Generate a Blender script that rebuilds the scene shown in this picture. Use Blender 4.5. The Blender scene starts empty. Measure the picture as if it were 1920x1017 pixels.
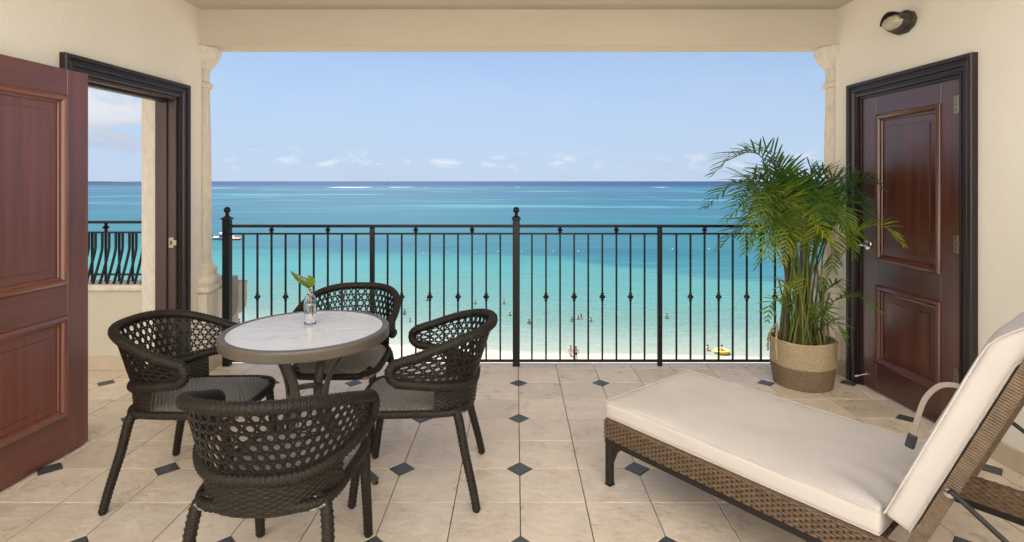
import bpy, bmesh, math, random
from mathutils import Vector, Matrix, noise
R = math.radians
rnd = random.Random(7)
sc = bpy.context.scene
col = sc.collection

# ------------------------------------------------------------------ camera, sky, sun, exposure
H, F = 1.46, 1037.0                                  # eye height, focal length in photo pixels (1920 wide)
cd = bpy.data.cameras.new('camera'); cam = bpy.data.objects.new('camera', cd); col.objects.link(cam)
cd.sensor_width = 36; cd.lens = 36 * F / 1920
cd.shift_x = (960 - 967) / 1920; cd.shift_y = (340 - 508.5) / 1920
cd.clip_start = .05; cd.clip_end = 120000
cam.location = (0, 0, H); cam.rotation_euler = (R(90), 0, 0)
sc.camera = cam
sc.view_settings.view_transform = 'Standard'; sc.view_settings.look = 'None'
sc.view_settings.gamma = 1; sc.view_settings.use_curve_mapping = False
sc.view_settings.exposure = 1.92
sc.cycles.use_denoising = True
sc.cycles.max_bounces = 12; sc.cycles.diffuse_bounces = 8; sc.cycles.transparent_max_bounces = 16
sc.cycles.sample_clamp_indirect = 6
SUN_EL, SUN_AZ = 52, 344
w = bpy.data.worlds.new('World'); sc.world = w; w.use_nodes = True
SKY_STRENGTH = .05
def build_world():
    t = w.node_tree; N, L = t.nodes, t.links
    for n in list(N): N.remove(n)
    out = N.new('ShaderNodeOutputWorld'); bg = N.new('ShaderNodeBackground'); bg.inputs[1].default_value = SKY_STRENGTH
    sky = N.new('ShaderNodeTexSky'); sky.sky_type = 'NISHITA'; sky.sun_disc = False
    sky.sun_elevation = R(SUN_EL); sky.sun_rotation = R(SUN_AZ); sky.altitude = 0
    sky.air_density = .8; sky.dust_density = 0.0; sky.ozone_density = 4.0
    tc = N.new('ShaderNodeTexCoord'); sep = N.new('ShaderNodeSeparateXYZ'); L.new(tc.outputs['Generated'], sep.inputs[0])
    def math_(op, a, b=None, c=None, clamp=False):
        n = N.new('ShaderNodeMath'); n.operation = op; n.use_clamp = clamp
        for i, v in enumerate((a, b, c)):
            if v is None: continue
            if isinstance(v, (int, float)): n.inputs[i].default_value = v
            else: L.new(v, n.inputs[i])
        return n.outputs[0]
    def sstep(v, a, b):
        n = N.new('ShaderNodeMapRange'); n.interpolation_type = 'SMOOTHSTEP'; L.new(v, n.inputs[0])
        n.inputs[1].default_value = a; n.inputs[2].default_value = b; return n.outputs[0]
    x, y, z = sep.outputs
    az = math_('ARCTAN2', x, y)                        # 0 straight out to sea, negative to the left
    cmb = N.new('ShaderNodeCombineXYZ'); L.new(az, cmb.inputs[0]); L.new(math_('MULTIPLY', z, 2.4), cmb.inputs[1])
    def cloud(scale, seed, lo, hi, detail=8, rough=.58, dist=.25):
        m = N.new('ShaderNodeVectorMath'); m.operation = 'ADD'; L.new(cmb.outputs[0], m.inputs[0]); m.inputs[1].default_value = (seed, seed * .37, seed * 1.3)
        n = N.new('ShaderNodeTexNoise'); L.new(m.outputs[0], n.inputs['Vector']); n.inputs['Scale'].default_value = scale
        n.inputs['Detail'].default_value = detail; n.inputs['Roughness'].default_value = rough; n.inputs['Distortion'].default_value = dist
        return n.outputs['Fac'], sstep(n.outputs['Fac'], lo, hi)
    # cumulus bank to the left and beyond
    f1, c1 = cloud(9, 3.1, .43, .54)
    gate = sstep(az, -.54, -.62); band = math_('MULTIPLY', sstep(z, .025, .06), sstep(z, .21, .11))
    m1 = math_('MULTIPLY', math_('MULTIPLY', c1, gate), band)
    # fair weather puffs low over the horizon
    f2, c2 = cloud(20, 11.7, .47, .70, 7, .56, .3)
    b2 = math_('MULTIPLY', sstep(z, .012, .024), sstep(z, .062, .034)); m2 = math_('MULTIPLY', math_('MULTIPLY', c2, b2), .5)
    # thin veil
    f3, c3 = cloud(5, 20.4, .40, .75, 6, .6, .8)
    m3 = math_('MULTIPLY', c3, math_('MULTIPLY', sstep(z, .5, .05), .12))
    veil = math_('ADD', math_('MULTIPLY', sstep(z, .30, .0), .56), .36)
    mask = math_('MINIMUM', math_('ADD', m1, m3), 1.0)
    tint = N.new('ShaderNodeMix'); tint.data_type = 'RGBA'; tint.blend_type = 'MULTIPLY'; tint.inputs[0].default_value = 1
    L.new(sky.outputs[0], tint.inputs[6]); tint.inputs[7].default_value = SKY_TINT
    ramp = N.new('ShaderNodeValToRGB'); L.new(math_('ADD', math_('MULTIPLY', z, 3.2), math_('MULTIPLY', f1, .5)), ramp.inputs[0])
    e = ramp.color_ramp.elements; e[0].position = .30; e[0].color = CLOUD_LO; e[1].position = .72; e[1].color = CLOUD_HI
    vm = N.new('ShaderNodeMix'); vm.data_type = 'RGBA'; L.new(veil, vm.inputs[0]); L.new(tint.outputs[2], vm.inputs[6]); vm.inputs[7].default_value = VEIL
    mx = N.new('ShaderNodeMix'); mx.data_type = 'RGBA'; L.new(mask, mx.inputs[0]); L.new(vm.outputs[2], mx.inputs[6]); L.new(ramp.outputs[0], mx.inputs[7])
    pf = N.new('ShaderNodeMix'); pf.data_type = 'RGBA'; L.new(m2, pf.inputs[0]); L.new(mx.outputs[2], pf.inputs[6])
    pr = N.new('ShaderNodeValToRGB'); L.new(f2, pr.inputs[0]); e = pr.color_ramp.elements; e[0].position = .5; e[0].color = (3.3, 3.75, 4.75, 1); e[1].position = .72; e[1].color = (5.4, 5.5, 5.8, 1); L.new(pr.outputs[0], pf.inputs[7])
    L.new(pf.outputs[2], bg.inputs[0]); L.new(bg.outputs[0], out.inputs[0])
SKY_TINT = (.68, .66, .66, 1); VEIL = (2.65, 3.35, 4.45, 1); CLOUD_LO = (2.15, 2.5, 3.3, 1); CLOUD_HI = (4.5, 4.6, 4.8, 1)
build_world()
sl = bpy.data.lights.new('sun', 'SUN'); sl.energy = 5; sl.angle = R(.5); sl.color = (1, .965, .90)
sun = bpy.data.objects.new('sun', sl); col.objects.link(sun)
sd = Vector((math.sin(R(SUN_AZ)) * math.cos(R(SUN_EL)), math.cos(R(SUN_AZ)) * math.cos(R(SUN_EL)), math.sin(R(SUN_EL))))
sun.rotation_euler = sd.to_track_quat('Z', 'Y').to_euler(); sun.location = sd * 40

# ------------------------------------------------------------------ helpers
def at(px, py, Y): return Vector(((px - 967) / F * Y, Y, H - (py - 340) / F * Y))
def on_floor(px, py): return at(px, py, F * H / (py - 340))

class MB:
    """collects shapes; build() links them as ONE mesh object"""
    def __init__(s): s.v, s.f, s.uv, s.mi, s.cur = [], [], [], [], 0
    def add(s, vs, fs, uvs=None):
        o = len(s.v); s.v += [Vector(p) for p in vs]
        for i, f in enumerate(fs):
            s.f.append([o + k for k in f]); s.mi.append(s.cur)
            s.uv.append([uvs[k] for k in f] if uvs else None)
        return s
    def box(s, a, b, bev=0.0, M=None, seg=1):
        bm = bmesh.new(); bmesh.ops.create_cube(bm, size=1)
        a, b = Vector(a), Vector(b); c, d = (a + b) / 2, b - a
        for v in bm.verts: v.co = Vector((v.co.x * d.x, v.co.y * d.y, v.co.z * d.z)) + c
        if bev: bmesh.ops.bevel(bm, geom=list(bm.edges), offset=bev, segments=seg, affect='EDGES', profile=.5)
        bm.verts.index_update()
        s.add([(M @ v.co if M else v.co) for v in bm.verts], [[v.index for v in f.verts] for f in bm.faces]); bm.free(); return s
    def loft(s, rings, closed=True, caps=True, uvs=None):
        n = len(rings[0]); vs = [p for r in rings for p in r]; fs = []
        for i in range(len(rings) - 1):
            for j in range(n if closed else n - 1):
                k = (j + 1) % n; fs.append([i*n + j, i*n + k, (i+1)*n + k, (i+1)*n + j])
        if caps and closed: fs += [list(range(n))[::-1], [(len(rings)-1)*n + j for j in range(n)]]
        return s.add(vs, fs, uvs)
    def tube(s, path, r, n=8, caps=True, flat=None, up=None):
        fr = frames(path, up); rings = []
        for i, (p, T, A, B) in enumerate(fr):
            rr = r(i / (len(fr) - 1)) if callable(r) else r
            if flat: rings.append([p + A * x * flat[0] + B * y * flat[1] for x, y in rrect(n)])
            else: rings.append([p + (A * math.cos(2*math.pi*j/n) + B * math.sin(2*math.pi*j/n)) * rr for j in range(n)])
        return s.loft(rings, True, caps)
    def lathe(s, prof, c=(0, 0, 0), n=24, M=None, sx=1, sy=1):
        c = Vector(c); rings = []
        for r, z in prof:
            ring = [c + Vector((max(r, 1e-4) * sx * math.cos(2*math.pi*j/n), max(r, 1e-4) * sy * math.sin(2*math.pi*j/n), z)) for j in range(n)]
            rings.append([M @ p for p in ring] if M else ring)
        return s.loft(rings)
    def build(s, name, mats, parent=None, smooth=None, M=None):
        me = bpy.data.meshes.new(name); me.from_pydata([tuple(M @ p if M else p) for p in s.v], [], s.f)
        if not isinstance(mats, (list, tuple)): mats = [mats]
        for m in mats: me.materials.append(m)
        for p, i in zip(me.polygons, s.mi): p.material_index = i
        if any(u for u in s.uv):
            L = me.uv_layers.new(name='UVMap'); k = 0
            for p, u in zip(me.polygons, s.uv):
                for q in range(p.loop_total):
                    if u: L.data[p.loop_start + q].uv = u[q]
        bm = bmesh.new(); bm.from_mesh(me); bmesh.ops.recalc_face_normals(bm, faces=bm.faces); bm.to_mesh(me); bm.free()
        if smooth is not None:
            for p in me.polygons: p.use_smooth = True
            if smooth < 180: me.set_sharp_from_angle(angle=R(smooth))
        o = bpy.data.objects.new(name, me); col.objects.link(o)
        if parent: o.parent = parent
        return o
def rrect(n=8):
    return [(1, .7), (.7, 1), (-.7, 1), (-1, .7), (-1, -.7), (-.7, -1), (.7, -1), (1, -.7)]
def frames(path, up=None):
    P = [Vector(p) for p in path]; out = []; A = None
    for i, p in enumerate(P):
        T = (P[min(i+1, len(P)-1)] - P[max(i-1, 0)]).normalized()
        if up is not None:
            A = Vector(up).cross(T)
            A = A.normalized() if A.length > 1e-5 else Vector((1, 0, 0))
        elif A is None:
            A = T.orthogonal().normalized()
        else:
            A = (A - T * A.dot(T)).normalized()
        out.append((p, T, A, T.cross(A)))
    return out
def catmull(P, per=8, closed=False):
    P = [Vector(p) for p in P]; n = len(P); out = []
    for i in range(n if closed else n - 1):
        g = (lambda k: P[k % n]) if closed else (lambda k: P[min(max(k, 0), n-1)])
        a, b, c, d = g(i-1), g(i), g(i+1), g(i+2)
        for j in range(per):
            t = j / per
            out.append(.5 * ((2*b) + (c-a)*t + (2*a - 5*b + 4*c - d)*t*t + (3*b - a - 3*c + d)*t*t*t))
    if not closed: out.append(P[-1])
    return out
def resample(P, step, closed=False):
    P = [Vector(p) for p in P]
    if closed: P = P + [P[0]]
    d = [0]
    for a, b in zip(P, P[1:]): d.append(d[-1] + (b - a).length)
    n = max(2, round(d[-1] / step)); out = []; k = 0
    for i in range(n if closed else n + 1):
        t = d[-1] * i / n
        while k < len(d) - 2 and d[k+1] < t: k += 1
        out.append(P[k].lerp(P[k+1], (t - d[k]) / max(1e-9, d[k+1] - d[k])))
    return out, d[-1]
def tag(o, label=None, cat=None, group=None, kind=None):
    if label: o['label'] = label
    if cat: o['category'] = cat
    if group: o['group'] = group
    if kind: o['kind'] = kind
    return o
def empty(name, loc=(0, 0, 0), rz=0):
    o = bpy.data.objects.new(name, None); col.objects.link(o); o.location = loc; o.rotation_euler = (0, 0, rz); o.empty_display_size = .1
    return o
def copy_tree(o, parent=None):
    c = o.copy(); col.objects.link(c)
    if parent: c.parent = parent
    for ch in list(o.children): copy_tree(ch, c)
    return c
def inst(name, me, parent, loc=(0, 0, 0), rz=0):
    o = bpy.data.objects.new(name, me); col.objects.link(o); o.parent = parent; o.location = loc; o.rotation_euler = (0, 0, rz); return o
def from_mods(o):
    dg = bpy.context.evaluated_depsgraph_get(); me = bpy.data.meshes.new_from_object(o.evaluated_get(dg)); old = o.data
    o.modifiers.clear(); o.data = me; bpy.data.meshes.remove(old)

# woven strands: rows run along `along`, each row passes over and under posts
def weave_tube(mb, path, rad, row=.008, posts=7, amp=.0022, closed=False, sub=2, twist=.0):
    pts, ln = resample(path, row / 4, closed)
    n = posts * 2 * sub; fr = frames(pts); rings = []; uvs = []
    for i, (p, T, A, B) in enumerate(fr):
        k, q = divmod(i, 4); u = i / max(1, len(fr) - 1); r0 = rad(u) if callable(rad) else rad
        prof = (0.0, .82, 1.0, .82)[q]; ring = []
        for j in range(n):
            th = 2*math.pi*j/n + twist * i; wv = math.cos(math.pi * j / sub + math.pi * k)
            r = r0 + amp * (prof * (.55 + .55 * wv) - .6)
            ring.append(p + (A * math.cos(th) + B * math.sin(th)) * r); uvs.append((u * ln, j / n))
        rings.append(ring)
    if closed:
        base = rings[0]; last = rings[-1]
        best = min(range(n), key=lambda s: sum((last[(j+s) % n] - base[j]).length for j in range(0, n, 3)))
        rings.append([base[(j - best) % n] for j in range(n)]); uvs += [(ln, j / n) for j in range(n)]
        mb.loft(rings, True, False, uvs)
    else: mb.loft(rings, True, True, uvs)
def weave_sheet(mb, Pf, lu, lv, pu=.02, pv=.009, amp=.0022, su=4, normal=None, wave=.6):
    """Pf(u,v) in 0..1; strands run along u; rows stacked along v"""
    rows = max(1, round(lv / pv)); nu = max(2, round(lu / pu)) * su; vs, uvs = [], []
    fr = (.03, .28, .5, .72, .97)
    V = [(k + f) / rows for k in range(rows) for f in fr]; K = [(k, f) for k in range(rows) for f in fr]
    e = 1e-3
    for v, (k, f) in zip(V, K):
        prof = math.sqrt(max(0, 1 - (2*f - 1)**2))
        for i in range(nu + 1):
            u = i / nu; p = Vector(Pf(u, v))
            if normal is None:
                a = Vector(Pf(min(u+e, 1), v)) - Vector(Pf(max(u-e, 0), v)); b = Vector(Pf(u, min(v+e, 1))) - Vector(Pf(u, max(v-e, 0)))
                nn = a.cross(b); nn = nn.normalized() if nn.length > 1e-12 else Vector((0, 0, 1))
            else: nn = normal
            h = amp * (prof * (.75 + wave * math.cos(math.pi * i / su + math.pi * k)) - .6)
            vs.append(p + nn * h); uvs.append((u * lu, v * lv))
    m = nu + 1; fs = [[j*m + i, j*m + i + 1, (j+1)*m + i + 1, (j+1)*m + i] for j in range(len(V) - 1) for i in range(nu)]
    mb.add(vs, fs, uvs)

# ------------------------------------------------------------------ materials
def mat(name, base=(.5, .5, .5), rough=.6, spec=.5, metal=0.0, var=None, vscale=(4, 4, 4), bump=None, bscale=(40, 40, 40),
        bdetail=5, coord='pos', rvar=0.0, objrand=0.0, coat=0.0, trans=0.0, ior=1.5):
    m = bpy.data.materials.new(name); m.use_nodes = True; t = m.node_tree; N, L = t.nodes, t.links
    b = N['Principled BSDF']; b.inputs['Base Color'].default_value = (*base, 1); b.inputs['Roughness'].default_value = rough
    b.inputs['Specular IOR Level'].default_value = spec; b.inputs['Metallic'].default_value = metal; b.inputs['Coat Weight'].default_value = coat
    b.inputs['Transmission Weight'].default_value = trans; b.inputs['IOR'].default_value = ior; b.inputs['Coat Roughness'].default_value = .24
    if coord == 'pos': src = N.new('ShaderNodeNewGeometry').outputs['Position']
    elif coord == 'uv': src = N.new('ShaderNodeTexCoord').outputs['UV']
    else: src = N.new('ShaderNodeTexCoord').outputs['Object']
    def nz(scale, detail=5, rough=.6, dist=0.0):
        mp = N.new('ShaderNodeMapping'); L.new(src, mp.inputs[0]); mp.inputs['Scale'].default_value = scale
        n = N.new('ShaderNodeTexNoise'); L.new(mp.outputs[0], n.inputs['Vector']); n.inputs['Scale'].default_value = 1
        n.inputs['Detail'].default_value = detail; n.inputs['Roughness'].default_value = rough; n.inputs['Distortion'].default_value = dist
        return n.outputs['Fac']
    if var is not None:
        f = nz(vscale); r = N.new('ShaderNodeValToRGB'); L.new(f, r.inputs[0]); e = r.color_ramp.elements
        e[0].position = .32; e[0].color = (*var, 1); e[1].position = .68; e[1].color = (*base, 1)
        c = r.outputs[0]
        if objrand:
            oi = N.new('ShaderNodeObjectInfo'); hs = N.new('ShaderNodeHueSaturation'); L.new(c, hs.inputs['Color'])
            mr = N.new('ShaderNodeMapRange'); L.new(oi.outputs['Random'], mr.inputs[0]); mr.inputs[3].default_value = 1 - objrand; mr.inputs[4].default_value = 1 + objrand
            L.new(mr.outputs[0], hs.inputs['Value']); c = hs.outputs[0]
        L.new(c, b.inputs['Base Color'])
        if rvar:
            mr = N.new('ShaderNodeMapRange'); L.new(f, mr.inputs[0]); mr.inputs[1].default_value = .3; mr.inputs[2].default_value = .7
            mr.inputs[3].default_value = rough - rvar; mr.inputs[4].default_value = rough + rvar; L.new(mr.outputs[0], b.inputs['Roughness'])
    if bump:
        f = nz(bscale, bdetail); bp = N.new('ShaderNodeBump'); L.new(f, bp.inputs['Height']); bp.inputs['Strength'].default_value = bump; bp.inputs['Distance'].default_value = .01
        L.new(bp.outputs[0], b.inputs['Normal'])
    m['bsdf'] = 1
    return m
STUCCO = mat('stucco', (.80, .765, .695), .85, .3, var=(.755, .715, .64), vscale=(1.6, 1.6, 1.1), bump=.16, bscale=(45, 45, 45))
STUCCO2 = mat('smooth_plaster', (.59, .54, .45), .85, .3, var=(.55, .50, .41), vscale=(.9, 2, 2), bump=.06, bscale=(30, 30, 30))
STONE = mat('coral_stone', (.74, .69, .61), .9, .25, var=(.62, .57, .49), vscale=(30, 30, 12), bump=.5, bscale=(60, 60, 25), bdetail=8)
GREYSTONE = mat('grey_stone', (.42, .40, .37), .9, .2, var=(.36, .34, .31), vscale=(20, 20, 20), bump=.3)
BASEB = mat('baseboard_tile', (.55, .46, .34), .5, .4, var=(.50, .41, .30), vscale=(8, 8, 14), bump=.1)
GROUT = mat('grout', (.10, .085, .07), .9, .2)
TILE = mat('floor_tile_stone', (.78, .67, .55), .32, .6, var=(.66, .55, .44), vscale=(8, 8, 8), bump=.6, bscale=(20, 26, 20), bdetail=10, rvar=.08, objrand=.10)
def tile_extra(m):
    t = m.node_tree; N, L = t.nodes, t.links; b = N['Principled BSDF']; oi = N.new('ShaderNodeObjectInfo'); sc_ = N.new('ShaderNodeMath'); sc_.operation = 'MULTIPLY'; L.new(oi.outputs['Random'], sc_.inputs[0]); sc_.inputs[1].default_value = 60
    for n in [n for n in N if n.bl_idname == 'ShaderNodeMapping']:
        src = n.inputs[0].links[0].from_socket; ad = N.new('ShaderNodeVectorMath'); ad.operation = 'ADD'; L.new(src, ad.inputs[0]); L.new(sc_.outputs[0], ad.inputs[1]); L.new(ad.outputs[0], n.inputs[0])
    def field(scale, lo, hi, detail, dist):
        mp = N.new('ShaderNodeMapping'); L.new(ad.outputs[0], mp.inputs[0]); mp.inputs['Scale'].default_value = scale; mp.inputs['Rotation'].default_value = (0, 0, .45)
        n = N.new('ShaderNodeTexNoise'); L.new(mp.outputs[0], n.inputs['Vector']); n.inputs['Scale'].default_value = 1; n.inputs['Detail'].default_value = detail; n.inputs['Roughness'].default_value = .7; n.inputs['Distortion'].default_value = dist
        r = N.new('ShaderNodeMapRange'); L.new(n.outputs['Fac'], r.inputs[0]); r.inputs[1].default_value = lo; r.inputs[2].default_value = hi; return r.outputs[0]
    c = b.inputs['Base Color'].links[0].from_socket
    for f, dark in ((field((45, 75, 40), .56, .74, 6, .6), (.80, .77, .73, 1)), (field((13, 22, 20), .50, .50 + .22, 9, 1.5), (.88, .86, .83, 1))):
        mx = N.new('ShaderNodeMix'); mx.data_type = 'RGBA'; mx.blend_type = 'MULTIPLY'; L.new(f, mx.inputs[0]); L.new(c, mx.inputs[6]); mx.inputs[7].default_value = dark; c = mx.outputs[2]
    L.new(c, b.inputs['Base Color'])
tile_extra(TILE)
SLATE = mat('slate_inset', (.085, .09, .10), .4, .5, var=(.06, .062, .07), vscale=(20, 20, 20), bump=.3, bscale=(30, 50, 30), objrand=.15)
def wood(name, c, v, g): return mat(name, c, .36, .6, var=v, vscale=(22, 22, .9) if g == 'z' else (22, .9, 22), bump=.05, bscale=(120, 120, 4) if g == 'z' else (120, 4, 120), rvar=.06, coat=.75)
WOODV = wood('mahogany_upright_grain', (.175, .042, .021), (.105, .0235, .0125), 'z'); WOODH = wood('mahogany_level_grain', (.158, .036, .0185), (.095, .021, .0115), 'y')
SHADEV = wood('shaded_mahogany_upright_grain', (.105, .023, .0125), (.052, .012, .0075), 'z'); SHADEH = wood('shaded_mahogany_level_grain', (.076, .018, .011), (.040, .010, .007), 'y')  # same door wood again, darkened to put the right door's shade into colour
CASING = mat('casing_dark_brown', (.022, .0135, .0145), .33, .4)
JAMB = mat('jamb_brown', (.060, .030, .024), .4, .5, var=(.038, .020, .016), vscale=(30, 30, 2))
IRON = mat('black_iron', (.0045, .006, .007), .36, .3, var=(.007, .009, .0105), vscale=(25, 25, 25))
WICKER = mat('espresso_wicker', (.024, .0185, .0138), .36, .22, var=(.013, .010, .0075), vscale=(60, 60, 60), coord='obj', bump=.25, bscale=(300, 300, 300))
SEATW = mat('seat_weave', (.21, .195, .18), .28, .7, var=(.13, .12, .11), vscale=(60, 60, 60), coord='obj')  # lighter than the chair's wicker: seat sheen put into the colour
CANEW = mat('cane_webbing', (.015, .0118, .0092), .4, .2, var=(.010, .008, .007), vscale=(60, 60, 60), coord='obj')
TAUPE = mat('taupe_metal', (.125, .102, .080), .40, .5, var=(.11, .09, .07), vscale=(9, 9, 9))
BRONZE = mat('bronze_leg_metal', (.055, .047, .041), .4, .5)
MARBLE = None
CHROME = mat('satin_nickel', (.62, .60, .56), .25, .5, metal=1)
HINGE = mat('aged_brass', (.33, .27, .20), .35, .5, metal=1)
CUSH = mat('cushion_cloth', (.61, .565, .54), .8, .25, var=(.59, .545, .52), vscale=(5, 5, 5), bump=.10, bscale=(260, 260, 260))
WEBBING = mat('beige_webbing', (.50, .43, .37), .8, .25, var=(.44, .375, .32), vscale=(60, 60, 60))
RATTAN = mat('brown_rattan', (.165, .105, .060), .36, .5, var=(.090, .056, .032), vscale=(40, 40, 40), bump=.2, bscale=(300, 300, 300))
RATTAN2 = mat('back_weave', (.19, .145, .105), .5, .4, var=(.12, .09, .064), vscale=(40, 40, 40))
DARKMETAL = mat('dark_metal', (.016, .014, .0135), .42, .3)
BUCKLE = mat('buckle_plastic', (.045, .05, .065), .45, .4)
JUTE = mat('natural_jute', (.56, .45, .31), .9, .2, var=(.42, .32, .20), vscale=(60, 60, 90), bump=.6, bscale=(140, 140, 300))
JUTE2 = mat('brown_jute', (.28, .205, .135), .9, .2, var=(.18, .13, .085), vscale=(60, 60, 90), bump=.6, bscale=(140, 140, 300))
SOIL = mat('potting_soil', (.03, .022, .016), .95, .2, var=(.015, .011, .008), vscale=(60, 60, 60), bump=.8, bscale=(90, 90, 90))
def leafmat(name, c, c2):
    m = mat(name, c, .38, .5, var=c2, vscale=(7, 7, 7)); t = m.node_tree; b = t.nodes['Principled BSDF']
    tr = t.nodes.new('ShaderNodeBsdfTranslucent'); mx = t.nodes.new('ShaderNodeMixShader'); mx.inputs[0].default_value = .42
    src = b.inputs['Base Color'].links[0].from_socket
    hs = t.nodes.new('ShaderNodeHueSaturation'); hs.inputs['Value'].default_value = 1.8; hs.inputs['Saturation'].default_value = 1.1
    t.links.new(src, hs.inputs['Color']); t.links.new(hs.outputs[0], tr.inputs[0]); out = t.nodes['Material Output']
    t.links.new(b.outputs[0], mx.inputs[1]); t.links.new(tr.outputs[0], mx.inputs[2]); t.links.new(mx.outputs[0], out.inputs[0]); return m
LEAF = [leafmat('palm_leaf_deep', (.065, .155, .026), (.034, .095, .018)), leafmat('palm_leaf_mid', (.155, .24, .030), (.075, .155, .022)), leafmat('palm_leaf_yellowish', (.31, .33, .04), (.18, .24, .03))]
CANE = mat('palm_cane', (.19, .21, .045), .45, .4, var=(.09, .14, .03), vscale=(20, 20, 6))
CANE2 = mat('palm_cane_base', (.13, .105, .045), .55, .4, var=(.06, .055, .03), vscale=(25, 25, 12))
VASELEAF = leafmat('striped_leaf', (.10, .17, .035), (.42, .46, .22))
GLASS = mat('clear_glass', (1, 1, 1), .02, .5, trans=1, ior=1.45)
WATERIN = mat('water_in_bottle', (.97, 1, .99), .0, .5, trans=1, ior=1.33)
LENS = mat('frosted_lens', (.50, .45, .36), .25, .5, var=(.40, .36, .28), vscale=(8, 30, 60))
LAMPBODY = mat('lamp_body', (.05, .045, .04), .45, .4, var=(.035, .03, .028), vscale=(30, 30, 30))
WHITE = mat('white_paint', (.8, .8, .78), .4, .5)
ORANGE = mat('orange_float', (.75, .25, .06), .5, .4)
YELLOW = mat('yellow_float', (.80, .50, .05), .4, .5)
SKIN = [mat('skin_fair', (.62, .40, .29), .6, .3), mat('skin_tan', (.48, .28, .18), .6, .3)]
HAIR = mat('dark_hair', (.02, .015, .012), .6, .3)
SUIT = [mat('black_swimwear', (.015, .015, .018), .7, .3), mat('white_swimwear', (.7, .7, .7), .7, .3), mat('red_swimwear', (.45, .05, .05), .7, .3)]
ISLAND = mat('far_land', (.05, .07, .06), .9, .2)

def marble():
    m = mat('white_marble', (.78, .76, .73), .16, .5); t = m.node_tree; N, L = t.nodes, t.links; b = N['Principled BSDF']
    g = N.new('ShaderNodeNewGeometry'); mp = N.new('ShaderNodeMapping'); L.new(g.outputs['Position'], mp.inputs[0]); mp.inputs['Scale'].default_value = (2.2, 5.5, 3); mp.inputs['Rotation'].default_value = (0, 0, .5)
    n = N.new('ShaderNodeTexNoise'); L.new(mp.outputs[0], n.inputs['Vector']); n.inputs['Scale'].default_value = 1.3; n.inputs['Detail'].default_value = 9; n.inputs['Distortion'].default_value = 1.2
    a = N.new('ShaderNodeMath'); a.operation = 'SUBTRACT'; L.new(n.outputs['Fac'], a.inputs[0]); a.inputs[1].default_value = .5
    ab = N.new('ShaderNodeMath'); ab.operation = 'ABSOLUTE'; L.new(a.outputs[0], ab.inputs[0])
    r = N.new('ShaderNodeValToRGB'); L.new(ab.outputs[0], r.inputs[0]); e = r.color_ramp.elements
    e[0].position = 0; e[0].color = (.60, .585, .565, 1); e[1].position = .05; e[1].color = (.67, .655, .64, 1); x = e.new(.2); x.color = (.70, .69, .67, 1)
    L.new(r.outputs[0], b.inputs['Base Color']); return m
MARBLE = marble()

# unseen tiled sheet beyond the single tiles, darkened to weaken bounce light
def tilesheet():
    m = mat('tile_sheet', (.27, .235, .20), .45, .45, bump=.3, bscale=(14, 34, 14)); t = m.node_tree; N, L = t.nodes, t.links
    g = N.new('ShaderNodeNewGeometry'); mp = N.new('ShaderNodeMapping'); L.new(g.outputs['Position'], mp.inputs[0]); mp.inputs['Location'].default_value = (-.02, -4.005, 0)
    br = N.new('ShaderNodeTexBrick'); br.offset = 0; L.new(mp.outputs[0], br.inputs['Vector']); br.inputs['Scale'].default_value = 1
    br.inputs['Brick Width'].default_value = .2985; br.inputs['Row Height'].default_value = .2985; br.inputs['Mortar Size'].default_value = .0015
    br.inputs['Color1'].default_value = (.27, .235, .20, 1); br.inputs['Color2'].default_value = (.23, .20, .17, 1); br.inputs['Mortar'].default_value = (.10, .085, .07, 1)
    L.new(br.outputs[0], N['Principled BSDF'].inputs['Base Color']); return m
TILESHEET = tilesheet()

# ------------------------------------------------------------------ floor of stone tiles
T = .2985; X0, Y0 = .02, 4.005; EDGE = 4.445; TILE_Y0 = Y0 - 10 * T
fl = MB()
fl.box((-6.2, TILE_Y0, -.30), (2.72, EDGE, -.009)); fl.cur = 1
fl.box((-6.2, -5.5, -.30), (2.72, TILE_Y0, 0)); fl.box((-6.2, TILE_Y0, -.009), (X0 - 15 * T, EDGE, 0))
floor = tag(fl.build('floor', [GROUT, TILESHEET]), 'beige stone tile floor with small dark slate diamonds at every second joint', kind='structure')
def tile_mesh(ci, cj, top=None):
    """cut corner at (ci,cj) in {0,1}; origin at the tile's low corner"""
    g = .0022; c = .065; hi = top or T
    P = [(g, g), (T - g, g), (T - g, hi - g), (g, hi - g)]; out = []
    for k, (x, y) in enumerate(P):
        if (k in (1, 2)) == bool(ci) and (k in (2, 3)) == bool(cj) and not (top and cj):
            sx, sy = (-1 if ci else 1), (-1 if cj else 1)
            xx, yy = ci * T, cj * T; q = c + g
            a, b = (xx + sx * q, y), (x, yy + sy * q)
            out += [b, a] if k in (0, 2) else [a, b]
        else: out.append((x, y))
    n = len(out); cx = sum(p[0] for p in out) / n; cy = sum(p[1] for p in out) / n
    ins = [(x + (cx - x) * .018, y + (cy - y) * .018) for x, y in out]
    vs = [(x, y, -.009) for x, y in out] + [(x, y, -.0018) for x, y in out] + [(x, y, 0) for x, y in ins]
    fs = [[i, (i+1) % n, n + (i+1) % n, n + i] for i in range(n)] + [[n + i, n + (i+1) % n, 2*n + (i+1) % n, 2*n + i] for i in range(n)] + [[2*n + i for i in range(n)]]
    me = bpy.data.meshes.new('tile'); me.from_pydata(vs, [], fs); me.materials.append(TILE); me.update(); return me
TM = {}
for i in range(-15, 9):
    for j in range(-10, 2):
        x, y = X0 + i * T, Y0 + j * T
        ci, cj = i % 2, j % 2
        top = EDGE - y if y + T > EDGE else None
        key = (ci, cj, bool(top))
        if key not in TM: TM[key] = tile_mesh(ci, cj, top)
        if x < -4.47: continue
        inst('tile', TM[key], floor, (x, y, rnd.uniform(-.0006, .0003)))
dm = bpy.data.meshes.new('inset_tile'); q = .0635
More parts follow.
